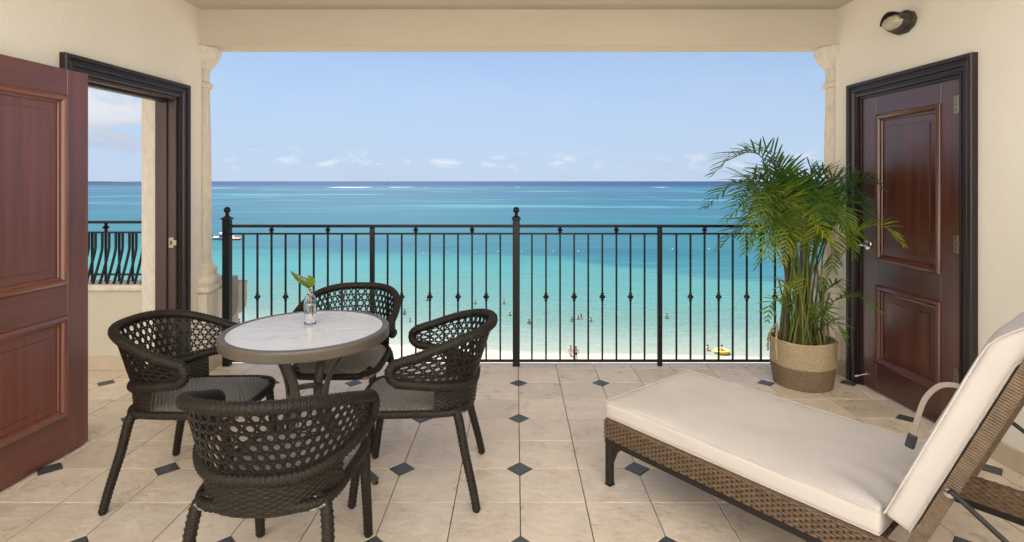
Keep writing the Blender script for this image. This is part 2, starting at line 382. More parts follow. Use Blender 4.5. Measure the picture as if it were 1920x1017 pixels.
dm.from_pydata([(q, 0, -.009), (0, q, -.009), (-q, 0, -.009), (0, -q, -.009), (q, 0, -.001), (0, q, -.001), (-q, 0, -.001), (0, -q, -.001), (q*.96, 0, .0004), (0, q*.96, .0004), (-q*.96, 0, .0004), (0, -q*.96, .0004)], [],
    [[a, (a+1) % 4, 4 + (a+1) % 4, 4 + a] for a in range(4)] + [[4 + a, 4 + (a+1) % 4, 8 + (a+1) % 4, 8 + a] for a in range(4)] + [[8, 9, 10, 11]]); dm.materials.append(SLATE)
for i in range(-14, 9, 2):
    for j in range(-10, 1, 2): inst('inset_tile', dm, floor, (X0 + i * T, Y0 + j * T, 0))

# ------------------------------------------------------------------ walls, ceiling, beam
ZC, ZB = 2.78, 2.505
# wall frames: M(s, d, z): s along the wall away from the camera, d into the room
def wall_frame(p0, p1):
    a, b = Vector(p0), Vector(p1); d = (b - a).normalized()
    return a, d
LA, LD = wall_frame((-2.484, 3.013), (-2.43, 4.067)); LN = Vector((LD.y, -LD.x))
RA, RD = wall_frame((2.517, 3.014), (2.47, 4.07)); RN = Vector((-RD.y, RD.x))
def WM(A, D, N): return Matrix(((D.x, N.x, 0, A.x), (D.y, N.y, 0, A.y), (0, 0, 1, 0), (0, 0, 0, 1)))
ML, MR = WM(LA, LD, LN), WM(RA, RD, RN)
S_FAR = 1.245; OP0, OP1, OPZ = .095, .965, 2.065         # far end of the wall, door opening along s, its head
def door_wall(name, M, thick, label, back):
    m = MB()
    m.box((back, -thick, 0), (OP0, 0, ZC)); m.box((OP0, -thick, OPZ), (OP1, 0, ZC)); m.box((OP1, -thick, 0), (S_FAR, 0, ZC))
    return tag(m.build(name, STUCCO, M=M), label, kind='structure')
wall_l = door_wall('wall_left', ML, .13, 'cream stucco wall on the left with an open doorway', -3.2)
wall_r = door_wall('wall_right', MR, .2, 'cream stucco wall on the right with a closed door and a lamp', -4.6)
def sweep_frame(mb, path, prof, closed, M, inward=1):
    """mitred moulding in the wall plane: path of (s,z), prof of (offset outward in plane, d)"""
    n = len(path); rings = []
    for i in range(n):
        p = Vector(path[i])
        def nrm(a, b): d = (Vector(b) - Vector(a)).normalized(); return Vector((-d.y, d.x))
        if closed: n1, n2 = nrm(path[i-1], p), nrm(p, path[(i+1) % n])
        else:
            n1 = nrm(path[i-1], p) if i else None; n2 = nrm(p, path[i+1]) if i < n - 1 else None
            n1 = n1 or n2; n2 = n2 or n1
        b = (n1 + n2); b = b / max(.2, b.dot(n1))
        rings.append([M @ Vector((p.x + b.x * o * inward, d, p.y + b.y * o * inward)) for o, d in prof])
    if closed: rings.append(rings[0])
    mb.loft(rings, True, not closed)
CAS = [(0, 0), (0, .018), (.012, .024), (.016, .016), (.030, .020), (.036, .030), (.055, .030), (.060, .024), (.070, .024), (.074, .040), (.094, .040), (.098, .034), (.098, 0)]
def casing(M, wall):
    mb = MB(); path = [(OP0, 0), (OP0, OPZ), (OP1, OPZ), (OP1, 0)]
    sweep_frame(mb, path, CAS, False, M); o = mb.build('door_casing', CASING, wall, 30)
    return o
casing(ML, wall_l); casing(MR, wall_r)
# jamb lining of the open doorway with its stop and strike plate
mb = MB()
mb.box((OP1 - .022, -.15, 0), (OP1 - .001, .004, OPZ - .022), .002, ML); mb.box((OP0 + .001, -.15, 0), (OP0 + .022, .004, OPZ - .022), .002, ML); mb.box((OP0 + .001, -.15, OPZ - .022), (OP1 - .001, .004, OPZ - .001), .002, ML)
mb.box((OP1 - .038, -.11, 0), (OP1 - .0225, -.055, OPZ - .04), .003, ML); mb.box((OP0 + .0225, -.11, OPZ - .04), (OP1 - .0225, -.055, OPZ - .0225), .003, ML)
jl = mb.build('jamb_lining', JAMB, wall_l)
mb = MB(); mb.box((OP1 - .0255, -.045, .98), (OP1 - .0222, -.008, 1.06), .004, ML); mb.box((OP1 - .028, -.012, 1.0), (OP1 - .0235, .012, 1.04), .002, ML)
sp = mb.build('strike_plate', HINGE, jl)
mb = MB(); mb.box((OP1 - .0262, -.034, 1.005), (OP1 - .0256, -.022, 1.035), 0, ML); mb.build('latch_hole', IRON, jl)
mb = MB()
mb.box((OP1 - .022, -.19, 0), (OP1 - .001, .004, OPZ - .022), .002, MR); mb.box((OP0 + .001, -.19, 0), (OP0 + .022, .004, OPZ - .022), .002, MR); mb.box((OP0 + .001, -.19, OPZ - .022), (OP1 - .001, .004, OPZ - .001), .002, MR)
mb.build('jamb_lining', CASING, wall_r)
# baseboards
def base_board(M, s0, s1, wall):
    mb = MB(); mb.box((s0, .0005, .0005), (s1, .012, .11), .003, M); mb.build('baseboard', BASEB, wall)
base_board(ML, -3.2, OP0 - .1, wall_l); base_board(ML, OP1 + .1, S_FAR, wall_l)
base_board(MR, -4.6, -1.0, wall_r); base_board(MR, -.998, -.5, wall_r); base_board(MR, -.498, OP0 - .1, wall_r); base_board(MR, OP1 + .1, S_FAR, wall_r)
mb = MB(); mb.box((-7.5, -2.9, -.3), (6.5, -2.65, 11)); tag(mb.build('wall_bounce', STUCCO), 'unseen cream stucco wall added behind the camera to bounce sunlight into the view', kind='structure')  # added out of view: sunlit wall that throws fill light forward
# ceiling slab and beam
CEIL_BACK = 2.1  # slab stops short out of view to let light in from above
mb = MB(); mb.box((-6.2, CEIL_BACK, ZC), (2.72, 4.25, ZC + .25)); mb.box((-6.6, 4.4805, 3.13), (3.6, 7.1, 3.38), .01); mb.box((-6.6, 4.25, ZC + .2505), (3.6, 4.48, 3.38)); tag(mb.build('ceiling', STUCCO2), 'cream plaster ceiling above the balcony with an unseen overhang added as sun shade', kind='structure')  # outer overhang is unseen, added to keep the sun off the floor
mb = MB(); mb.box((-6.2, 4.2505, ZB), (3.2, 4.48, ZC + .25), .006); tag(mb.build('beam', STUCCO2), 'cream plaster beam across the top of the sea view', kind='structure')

# ------------------------------------------------------------------ mahogany doors
BOL = [(0, -.012), (0, .004), (.006, .012), (.018, .016), (.028, .011), (.033, .002), (.040, -.004), (.047, -.006), (.050, -.012)]
def make_door(name, M, label, s0, s1, d0, hinge_s, WOODV, WOODH, z0=.012, z1=2.055):
    """leaf between s0 and s1, front face at d0 (into the room), thickness .042"""
    root = empty(name, M @ Vector((hinge_s, d0, 0))); tag(root, label, 'door')
    inv = Matrix.Translation(-root.location)
    MM = inv @ M; st = .135; t = .042
    def part(nm, mat_, boxes, bev=.002):
        b = MB()
        for a, c in boxes: b.box(a, c, bev, MM)
        return b.build(nm, mat_, root)
    lo, hi = min(s0, s1), max(s0, s1)
    part('stile', WOODV, [((lo, d0 - t, z0), (lo + st, d0, z1))]); part('stile', WOODV, [((hi - st, d0 - t, z0), (hi, d0, z1))])
    zs = [(z0, .205), (.745, .908), (1.918, z1)]
    for a, b in zs: part('rail', WOODH, [((lo + st + .0004, d0 - t, a), (hi - st - .0004, d0 - .0006, b))])
    for a, b in ((.205, .745), (.908, 1.918)):
        l, h = lo + st, hi - st; mb = MB()
        sweep_frame(mb, [(l, a), (l, b), (h, b), (h, a)], BOL, True, Matrix(MM) @ Matrix.Translation((0, d0, 0)), -1)
        mb.build('panel_moulding', WOODV, root, 35)
        mb = MB(); k = .05; D = d0 - .012                       # raised field inside a sunk margin
        mb.box((l + .004, d0 - t + .004, a + .004), (h - .004, D - .008, b - .004), 0, MM)
        R1 = [(l + k, a + k), (h - k, a + k), (h - k, b - k), (l + k, b - k)]
        def ring(q, d): return [MM @ Vector((x + (q if x < (l + h)/2 else -q), d, z + (q if z < (a + b)/2 else -q))) for x, z in [(l, a), (h, a), (h, b), (l, b)]]
        mb.loft([ring(.046, D - .002), ring(.086, D - .001), ring(.089, D - .006), ring(.093, D - .006), ring(.097, D + .004)], True, True)
        mb.build('panel', WOODV, root)
    return root, MM
# open leaf folded back flat against the left wall
dl, MMl = make_door('wooden_door', ML, 'open reddish mahogany panel door folded back against the left wall', OP0 - .02, OP0 - .905, .098, OP0 - .02, WOODV, WOODH)
dr, MMr = make_door('wooden_door', MR, 'closed mahogany panel door, its shade put into the colour, with lever handle behind the potted palm', OP0 + .024, OP1 - .024, -.006, OP0, SHADEV, SHADEH)
for z in (.345, 1.10, 1.896):
    mb = MB(); mb.box((OP0 - .002, -.004, z - .05), (OP0 + .05, -.0035, z + .05), 0, MMr); mb.box((OP0 + .018, -.003, z - .05), (OP0 + .062, .0006, z + .05), .001, MMr)
    mb.tube([MMr @ Vector((OP0 + .022, .006, z - .052 + .013 * k)) for k in range(9)], .0075, 10)
    h = mb.build('hinge', HINGE, dr)
    mb = MB()
    for k in (-.03, .0, .03): mb.lathe([(.0, .0008), (.004, .0008), (.004, .002), (0, .0025)], (0, 0, 0), 8, MMr @ Matrix.Translation((OP0 + .048, .0, z + k)) @ Matrix.Rotation(R(-90), 4, 'X'))
    mb.build('screw', DARKMETAL, h)
# lever handle
hs, hz = OP1 - .085, 1.013
Mh = MMr @ Matrix.Translation((hs, -.006, hz)) @ Matrix.Rotation(R(-90), 4, 'X')
mb = MB(); mb.lathe([(.0, 0), (.038, 0), (.038, .006), (.034, .011), (.018, .013), (.013, .016), (.012, .045), (0, .045)], (0, 0, 0), 24, Mh)
hd = mb.build('handle', CHROME, dr, 40)
mb = MB(); mb.tube([MMr @ Vector(p) for p in catmull([(hs, .038, hz), (hs, .052, hz), (hs - .02, .058, hz), (hs - .06, .056, hz + .003), (hs - .105, .05, hz - .004)], 5)], lambda u: .011 - .003 * u, 10); mb.build('lever', CHROME, hd, 60)
# kick-down stop near the foot of the door
mb = MB(); zk = .10; sk = OP1 - .075
mb.lathe([(0, 0), (.016, 0), (.016, .004), (.008, .006), (0, .006)], (0, 0, 0), 14, MMr @ Matrix.Translation((sk, -.006, zk)) @ Matrix.Rotation(R(-90), 4, 'X'))
mb.tube([MMr @ Vector(p) for p in ((sk, 0, zk), (sk + .004, .03, zk - .006), (sk + .008, .062, zk - .014))], .0055, 8)
mb.tube([MMr @ Vector(p) for p in ((sk + .008, .06, zk - .0135), (sk + .011, .08, zk - .018))], .009, 8)
mb.build('door_stop', CHROME, dr, 40)
# hinges of the open leaf, seen on its edge
for z in (.3, 1.1, 1.85):
    mb = MB(); mb.tube([MMl @ Vector((OP0 - .012, .062, z - .05 + .0125 * k)) for k in range(9)], .007, 8); mb.build('hinge', HINGE, dl)

# ------------------------------------------------------------------ columns
def column(cx, label):
    root = empty('stone_column', (cx, 4.36, 0)); tag(root, label, 'column', 'stone columns flanking the sea view')
    ped = MB(); ped.box((-.15, -.15, .112), (.15, .15, .605), .006); p = ped.build('pedestal', STONE, root)
    b = MB(); b.box((-.162, -.162, .0005), (.162, .162, .1115), .004); b.build('baseboard', BASEB, p)
    c = MB(); c.box((-.172, -.172, .6055), (.172, .172, .655), .014, seg=3); c.build('pedestal_cap', STONE, p, 40)
    b = MB(); b.lathe([(0, .6555), (.150, .6555), (.160, .675), (.160, .70), (.148, .718), (.132, .722), (.130, .735), (.140, .75), (.138, .775), (.118, .79), (.106, .80), (.1, .83), (0, .83)], n=32); b.build('column_base', STONE, root, 40)
    s = MB(); s.lathe([(.099, .8305), (.096, .9), (.095, 1.4), (.090, 1.8), (.083, 2.19)], n=32); s.build('shaft', STONE, root, 60)
    a = MB(); a.lathe([(.080, 2.1905), (.098, 2.195), (.108, 2.21), (.105, 2.228), (.092, 2.236), (.084, 2.242), (.080, 2.30), (.082, 2.33), (.092, 2.335), (.094, 2.345), (.105, 2.36), (.13, 2.39), (.146, 2.42), (.152, 2.45), (.162, 2.455), (.166, 2.47), (.166, 2.502), (0, 2.502)], n=36); a.build('capital', STONE, root, 40)
column(-2.505, 'stone column with round capital between the open doorway and the railing')
column(2.535, 'stone column with round capital half hidden behind the potted palm')
# ornamental bracket on the outside face of the left pier
mb = MB()
prof = [(0, .62), (.17, .62), (.17, .60), (.16, .59), (.16, .47), (.14, .40), (.10, .36), (.05, .345), (0, .34)]
mb.loft([[Vector((-2.36 + x * .48, y, z)) for x, z in prof] for y in (4.56, 4.70)])
mb.box((-2.6, 4.52, .10), (-2.361, 4.72, .66), .01)
tag(mb.build('stone_bracket', GREYSTONE), 'grey stone bracket outside the railing beside the left corner post', 'bracket')

# ------------------------------------------------------------------ main railing
YR = 4.376
rail = empty('railing', (0, YR, 0)); tag(rail, 'black iron railing with ball finials along the balcony edge', 'railing')
mb = MB(); mb.box((-2.31, -.022, 1.094), (2.31, .022, 1.116), .004); mb.build('top_rail', IRON, rail)
mb = MB(); mb.box((-2.31, -.010, 1.037), (2.31, .010, 1.051), .002); mb.build('middle_rail', IRON, rail)
mb = MB(); mb.box((-2.31, -.012, .030), (2.31, .012, .048), .002); mb.build('bottom_rail', IRON, rail)
def post_mesh(big):
    mb = MB()
    if big:
        mb.box((-.028, -.028, .001), (.028, .028, 1.155), .004); mb.box((-.035, -.035, 1.1555), (.035, .035, 1.172), .004)
    else: mb.box((-.0175, -.0175, .001), (.0175, .0175, 1.093), .003)
    return mb
bp = post_mesh(True).build('post', IRON, rail); bp.location = (-2.283, 0, 0)
mb = MB(); mb.lathe([(.03, 1.1725), (.03, 1.178), (.014, 1.186), (.012, 1.192), (.017, 1.197), (.012, 1.202), (.012, 1.206), (.019, 1.212), (.0245, 1.222), (.0255, 1.232), (.0225, 1.244), (.014, 1.254), (0, 1.257)], n=20)
mb.build('finial', IRON, bp, 40)
for x in (.004, 2.285):
    c = copy_tree(bp, rail); c.location = (x, 0, 0)
sp = post_mesh(False).build('post', IRON, rail); sp.location = (-1.135, 0, 0)
c = copy_tree(sp, rail); c.location = (1.139, 0, 0)
KN = [(.0085, -.033), (.012, -.031), (.013, -.026), (.010, -.022), (.012, -.016), (.022, -.008), (.024, 0), (.022, .008), (.012, .016), (.010, .022), (.013, .026), (.012, .031), (.0085, .033)]
mb = MB(); mb.box((-.0068, -.0068, .0485), (.0068, .0068, 1.0365), .001); bar0 = mb.build('baluster', IRON, rail); bar_me = bar0.data; bpy.data.objects.remove(bar0)
mb = MB(); mb.lathe(KN, n=8); k0 = mb.build('knuckle', IRON, rail, 30); kn_me = k0.data; bpy.data.objects.remove(k0)
mb = MB(); mb.lathe([(.008, 1.0515), (.014, 1.053), (.014, 1.058), (.009, 1.062), (.021, 1.068), (.024, 1.0725), (.021, 1.077), (.009, 1.083), (.014, 1.087), (.014, 1.092), (.008, 1.0935)], n=8); c0 = mb.build('collar', IRON, rail, 30); co_me = c0.data; bpy.data.objects.remove(c0)
for xs in (-2.155, -1.0135, .128, 1.271):
    for k in range(9):
        b = inst('baluster', bar_me, rail, (xs + k * .1114, 0, 0))
        if k % 2 == 1: inst('knuckle', kn_me, b, (0, 0, .544))
        if k in (2, 6): inst('collar', co_me, b, (0, 0, 0))

# ------------------------------------------------------------------ terrace beyond the open doorway
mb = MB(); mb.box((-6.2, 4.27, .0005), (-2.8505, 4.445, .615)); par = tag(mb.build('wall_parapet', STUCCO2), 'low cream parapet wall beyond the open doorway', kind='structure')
mb = MB(); mb.box((-6.2, 4.235, .6155), (-2.852, 4.47, .665), .014, seg=3); mb.build('parapet_cap', STONE, par, 40)
mb = MB()
for x in (-6.2, -5.2, -4.2, -3.5): mb.box((x + .001, 4.258, .0008), ({-6.2: -5.2, -5.2: -4.2, -4.2: -3.5, -3.5: -2.852}[x], 4.2695, .11), .002)
mb.build('baseboard', BASEB, par)
mb = MB(); mb.box((-2.85, 4.20, .0005), (-2.68, 4.47, ZB - .001), .012); mb.box((-2.679, 4.262, .0005), (-2.60, 4.44, ZB - .001)); tag(mb.build('wall_pier', STONE), 'rough cream stone pier seen through the open doorway', kind='structure')
tr = empty('railing', (-3.6, 4.36, .665)); tag(tr, 'small black railing of bellied bars on the parapet beyond the open doorway', 'railing')
mb = MB(); mb.box((-2.5, -.02, .462), (.745, .02, .482), .004); mb.build('top_rail', IRON, tr)
mb = MB(); mb.box((-2.5, -.010, .385), (.745, .010, .398), .002); mb.build('middle_rail', IRON, tr)
mb = MB(); mb.box((-2.5, -.086, .066), (.745, -.066, .080), .002); mb.build('bottom_rail', IRON, tr)
mb = MB(); path = catmull([(0, 0, .384), (0, 0, .31), (0, -.004, .25), (0, -.045, .13), (0, -.098, .001)], 5); mb.tube(path, 1, 8, flat=(.0078, .0078), up=(1, 0, 0))
b0 = mb.build('baluster', IRON, tr, 40); me_b = b0.data; bpy.data.objects.remove(b0)
for k in range(44): inst('baluster', me_b, tr, (.715 - k * .0535, 0, 0))
mb = MB(); mb.box((-.007, .016, .001), (.007, .030, .384), .001); b0 = mb.build('back_bar', IRON, tr); me_b = b0.data; bpy.data.objects.remove(b0)
for k in range(22): inst('back_bar', me_b, tr, (.672 - k * .107, 0, 0))
for x in (.37, -.60, -1.57):
    mb = MB(); mb.lathe([(r, z - .6427) for r, z in [(.008, 1.0412), (.014, 1.045), (.009, 1.055), (.021, 1.066), (.026, 1.0725), (.021, 1.079), (.009, 1.09), (.014, 1.10), (.008, 1.1045)]], n=10); o = mb.build('collar', IRON, tr, 40); o.location = (x, 0, 0)

# ------------------------------------------------------------------ wall lamp
p = MR @ Vector((.53, 0, 2.475))
lamp = empty('wall_lamp', p); tag(lamp, 'dark oval bulkhead lamp with ribbed lens high above the closed door', 'lamp')
Ml = Matrix.Translation(-Vector(p)) @ MR @ Matrix.Translation((.53, 0, 2.475)) @ Matrix.Rotation(R(-90), 4, 'X')   # local z -> into the room, x along wall
mb = MB(); mb.lathe([(0, .001), (.078, .001), (.082, .006), (.082, .022), (.074, .03), (0, .03)], n=10, M=Ml, sx=1.35, sy=.92); mb.build('base_plate', LAMPBODY, lamp, 30)
mb = MB(); mb.lathe([(0, .0302), (.068, .0302), (.070, .055), (.064, .072), (.0, .072)], n=28, M=Ml, sx=1.4, sy=.85); mb.build('body', LAMPBODY, lamp, 40)
mb = MB()
prof = [(.056 * math.cos(a) + (.0016 if k % 2 else 0), .0722 + .052 * math.sin(a)) for k, a in enumerate([R(4 * i) for i in range(23)])]
mb.lathe(prof, n=28, M=Ml, sx=1.45, sy=.82); mb.build('lens', LENS, lamp, 60)
mb = MB(); vis = []
for k in range(17):
    a = math.pi * k / 16
    c, s = math.cos(a), math.sin(a)
    vis.append([Ml @ Vector((c * .101, -s * .061, .060)), Ml @ Vector((c * .096, -s * .066, .118 - .02 * abs(c))), Ml @ Vector((c * .091, -s * .061, .118 - .02 * abs(c))), Ml @ Vector((c * .096, -s * .056, .060))])
mb.loft(vis); mb.build('visor', LAMPBODY, lamp, 40)

# ------------------------------------------------------------------ wicker armchairs
def lerp(a, b, t): return a + (b - a) * t
TH = R(97)
def shell(th, v):
    q = abs(th) / TH
    zt = .782 - .125 * q**2.6; zb = .522 + .055 * max(0, q - .3)**1.4 / .6
    at_, bt = .290, .362; ab = .235 + .055 * q * q; bb = .275 + .03 * q
    a, b = lerp(ab, at_, v), lerp(bb, bt, v)
    c, s = math.cos(th), math.sin(th)
    sg = lambda x, e: math.copysign(abs(x)**e, x)
    return Vector((a * sg(s, .85), .01 - b * sg(c, .85), lerp(zb, zt, v)))
def make_chair():
    root = empty('wicker_armchair'); N = 40
    # rim: one thick braided band all round the back and arms
    top = [shell(lerp(-TH, TH, k / N), 1) for k in range(N + 1)]; bot = [shell(lerp(TH, -TH, k / N), 0) for k in range(N + 1)]
    endR = [top[-1].lerp(bot[0], t) + Vector((.004, .030 * math.sin(math.pi * t), 0)) for t in (.3, .7)]
    endL = [bot[-1].lerp(top[0], t) + Vector((-.004, .030 * math.sin(math.pi * t), 0)) for t in (.3, .7)]
    loop = catmull(top + endR + bot + endL, 3, True)
    mb = MB(); weave_tube(mb, loop, .0215, .0088, 6, .0032, True, 2); mb.build('rim', WICKER, root, 180)
    # cane webbing: round holes in a staggered lattice with small gaps between
    bm = bmesh.new(); s = .0375; hgt = .24; rad = .315; cells = []
    rows = int(hgt / (s * .866)) + 2; cols = int(2 * TH * rad / s) + 3
    hexdir = [Vector((math.cos(R(30 + 60 * k)), math.sin(R(30 + 60 * k)))) for k in range(6)]
    Rr = s / math.sqrt(3)
    def put(p, qv):
        th = max(-TH, min(TH, p / rad)); v = max(0, min(1, qv / hgt)); P = shell(th, v)
        return P
    for r_ in range(-1, rows):
        for c_ in range(-cols // 2 - 1, cols // 2 + 2):
            p = (c_ + .5 * (r_ % 2)) * s; qv = (r_ + .35) * s * .866
            if abs(p) > TH * rad + s * .3 or qv < -s * .3 or qv > hgt + s * .3: continue
            edge = abs(p) > TH * rad - s * .5 or qv < s * .42 or qv > hgt - s * .42
            out, inn = [], []
            for k in range(6):
                a, b = hexdir[k] * Rr, hexdir[(k+1) % 6] * Rr
                for t in (.29, .71):
                    o_ = a.lerp(b, t); out.append(Vector((p, qv)) + o_)
                    ang = math.atan2(o_.y, o_.x); ir = s * (.31 if not edge else .22); inn.append(Vector((p + ir * math.cos(ang), qv + ir * math.sin(ang))))
            vo = [bm.verts.new(put(x, y)) for x, y in out]; vi = [bm.verts.new(put(x, y)) for x, y in inn]
            for k in range(12):
                try: bm.faces.new((vo[k], vo[(k+1) % 12], vi[(k+1) % 12], vi[k]))
                except ValueError: pass
    bmesh.ops.remove_doubles(bm, verts=bm.verts, dist=.0006); bmesh.ops.dissolve_degenerate(bm, edges=bm.edges, dist=.0002)
    bmesh.ops.recalc_face_normals(bm, faces=bm.faces)
    me = bpy.data.meshes.new('cane_back'); bm.to_mesh(me); bm.free(); me.materials.append(CANEW)
    o = bpy.data.objects.new('cane_back', me); col.objects.link(o); o.parent = root
    sm = o.modifiers.new('s', 'SOLIDIFY'); sm.thickness = .006; sm.offset = 0; from_mods(o)
    for p_ in o.data.polygons: p_.use_smooth = False
    # solid woven apron between the webbing and the seat
    def apron(u, v):
        th = lerp(-R(72), R(72), u); a, b = lerp(.244, .246, v), lerp(.274, .290, v)
        return Vector((a * math.copysign(abs(math.sin(th))**.85, math.sin(th)), .01 - b * abs(math.cos(th))**.85, lerp(.400, .53 + .02 * (th / R(72))**2, v)))
    mb = MB(); weave_sheet(mb, apron, .62, .125, .018, .0085, .0036); o = mb.build('apron', WICKER, root, 180)
    # seat: woven sheet with a soft front edge
    def seat(u, v):
        t = 2 * v - 1; sx = 2 * u - 1
        hw = lerp(.225, .243, v) * (1 - .995 * abs(t)**9)**.11
        z = .447 - .028 * abs(sx)**7 - .012 * (1 - sx * sx) * (1 - t * t) - (.028 * max(0, t)**6) - .012 * max(0, -t)**6
        return Vector((sx * hw, lerp(-.235, .275, v), z))
    mb = MB(); weave_sheet(mb, seat, .48, .51, .016, .0095, .0052, 4); mb.build('seat', SEATW, root, 180)
    ring = []
    for k in range(48):
        a = 2 * math.pi * k / 48; c, s_ = math.cos(a), math.sin(a)
        e = lambda x: math.copysign(abs(x)**.42, x)
        y = .02 + .256 * e(s_); v = (y + .235) / .51
        ring.append(Vector((lerp(.224, .242, max(0, min(1, v))) * e(c), y, .419 - (.010 if s_ > .9 else 0))))
    mb = MB(); weave_tube(mb, ring, .018, .0095, 4, .0028, True, 2); mb.build('seat_frame', WICKER, root, 180)
    for x, y, fx, fy in ((-.212, -.2, -.262, -.285), (.212, -.2, .262, -.285), (-.218, .225, -.222, .275), (.218, .225, .222, .275)):
        mb = MB(); path = catmull([(x * .86, y * .9, .425), (x, y, .395), (lerp(x, fx, .35), lerp(y, fy, .35), .25), (lerp(x, fx, .75), lerp(y, fy, .75), .11), (fx, fy, .008)], 6)
        weave_tube(mb, path, lambda u: lerp(.0215, .0185, u), .0095, 4, .0028, False, 2)
        lg = mb.build('leg', WICKER, root, 180)
        mb = MB(); mb.lathe([(0, 0), (.013, 0), (.013, .009), (0, .009)], (fx, fy, 0), 10); mb.build('foot_glide', DARKMETAL, lg)
    return root
chair0 = make_chair()
CH = [('dark brown wicker armchair left of the round table with the doorway behind it', (-1.525, 2.685, 0), -90),
      ('dark brown wicker armchair behind the round table against the railing', (-1.0, 3.245, 0), 180),
      ('dark brown wicker armchair right of the round table facing left', (-.462, 2.70, 0), 91),
      ('dark brown wicker armchair in front of the round table with its back to us', (-.828, 2.0, 0), 0)]
for i, (lab, loc, rz) in enumerate(CH):
    c = chair0 if i == 0 else copy_tree(chair0)
    c.location = loc; c.rotation_euler = (0, 0, R(rz)); tag(c, lab, 'chair', 'wicker armchairs around the round table')

# ------------------------------------------------------------------ round table with its bottle
TC = Vector((-1.033, 2.74, 0)); TZ = .733; TR = .395
tb = empty('round_table', TC, R(-56)); tag(tb, 'round bistro table with white marble top, taupe rim and curved metal legs', 'table')
mb = MB(); mb.lathe([(0, TZ - .02), (TR - .031, TZ - .02), (TR - .031, TZ - .004), (TR - .033, TZ - .002), (0, TZ - .002)], n=96); mb.build('tabletop', MARBLE, tb, 40)
mb = MB(); prof = [(TR - .03, TZ - .03), (TR - .03, TZ - .0005), (TR - .024, TZ), (TR - .004, TZ - .001), (TR, TZ - .006), (TR + .001, TZ - .014), (TR, TZ - .048), (TR - .004, TZ - .052), (TR - .022, TZ - .052), (TR - .024, TZ - .03)]
rg = [[Vector((r * math.cos(2*math.pi*j/120), r * math.sin(2*math.pi*j/120), z)) for r, z in prof] for j in range(121)]
mb.loft(rg, True, False); mb.build('rim', TAUPE, tb, 35)
mb = MB(); mb.lathe([(0, TZ - .045), (.25, TZ - .045), (.25, TZ - .0205), (0, TZ - .0205)], n=40); mb.build('support_plate', BRONZE, tb)
for k in range(4):
    a = R(45 + 90 * k); d = Vector((math.cos(a), math.sin(a), 0)); mb = MB()
    pts = catmull([d * r + Vector((0, 0, z)) for r, z in ((.215, TZ - .046), (.17, .60), (.118, .50), (.098, .41), (.105, .32), (.15, .22), (.25, .10), (.37, .012))], 5)
    mb.tube(pts, 1, 8, flat=(.022, .008), up=d.cross(Vector((0, 0, 1))).cross(Vector((0, 0, 1))) if False else d)
    lg = mb.build('leg', BRONZE, tb, 40)
    mb = MB(); mb.lathe([(0, 0), (.014, 0), (.014, .010), (0, .010)], d * .362, 10); mb.build('foot_glide', DARKMETAL, lg)
mb = MB(); rg = [Vector((.088 * math.cos(2*math.pi*j/48), .088 * math.sin(2*math.pi*j/48), .415)) for j in range(48)]
rings = [[p + (p.xy.to_3d().normalized() * .007 * x + Vector((0, 0, .013 * y))) for x, y in rrect()] for p in rg]; rings.append(rings[0]); mb.loft(rings, True, False); mb.build('brace_ring', BRONZE, tb, 40)

bt = empty('glass_bottle', (-1.047, 2.815, TZ)); tag(bt, 'clear glass bottle half full of water on the round marble table', 'bottle')
OUT = [(0, .001), (.026, .001), (.0295, .004), (.030, .01), (.030, .118), (.0285, .130), (.023, .142), (.0165, .150), (.0140, .156), (.0140, .168), (.0165, .170), (.0165, .176)]
IN = [(.0135, .176), (.0118, .168), (.0118, .154), (.021, .140), (.0262, .128), (.0278, .116), (.0278, .012), (.025, .009), (0, .008)]
mb = MB(); mb.lathe(OUT + IN, n=40); mb.build('glass', GLASS, bt, 40)
mb = MB(); mb.lathe([(0, .0082), (.0248, .0092), (.02765, .0125), (.02765, .098), (0, .098)], n=40); mb.build('water', WATERIN, bt, 40)
lf = empty('cut_leaf', (-1.047, 2.815, TZ)); tag(lf, 'single rolled green leaf with pale stripes standing in the glass bottle', 'leaf')
mb = MB(); mb.tube(catmull([(.012, -.004, .045), (.008, 0, .11), (.002, 0, .165), (-.002, 0, .195)], 5), .0022, 7); mb.build('stem', CANE, lf, 60)
mb = MB(); ax = catmull([(-.002, 0, .19), (-.012, 0, .205), (-.04, 0, .222), (-.075, 0, .245), (-.10, 0, .272)], 6); n = len(ax); rings = []
for i, p in enumerate(ax):
    t = i / (n - 1); wd = .026 * math.sin(math.pi * min(1, t * .86 + .12))**.8 * (1 - t)**.35; U = Vector((.45, 0, 1)).normalized()
    rings.append([p + Vector((0, math.cos(a) * wd * .9, 0)) + U * (wd * .95 * math.sin(a)) for a in [R(-150 + 300 * j / 10) for j in range(11)]])
mb.loft(rings, False, False); o = mb.build('blade', VASELEAF, lf, 180); sm = o.modifiers.new('s', 'SOLIDIFY'); sm.thickness = .0006; from_mods(o)
mb = MB(); ax = catmull([(.0, .0, .188), (.012, -.012, .205), (.014, -.020, .232), (.006, -.024, .252)], 6); n = len(ax); rings = []
for i, p in enumerate(ax):
    t = i / (n - 1); wd = .020 * math.sin(math.pi * min(1, t * .9 + .06))**.7
    rings.append([p + Vector((wd * x, -abs(x) * wd * .4, 0)) for x in (-1, -.5, 0, .5, 1)])
mb.loft(rings, False, False); o = mb.build('blade', leafmat('fresh_leaf', (.24, .32, .03), (.12, .22, .02)), lf, 180); sm = o.modifiers.new('s', 'SOLIDIFY'); sm.thickness = .0006; from_mods(o)

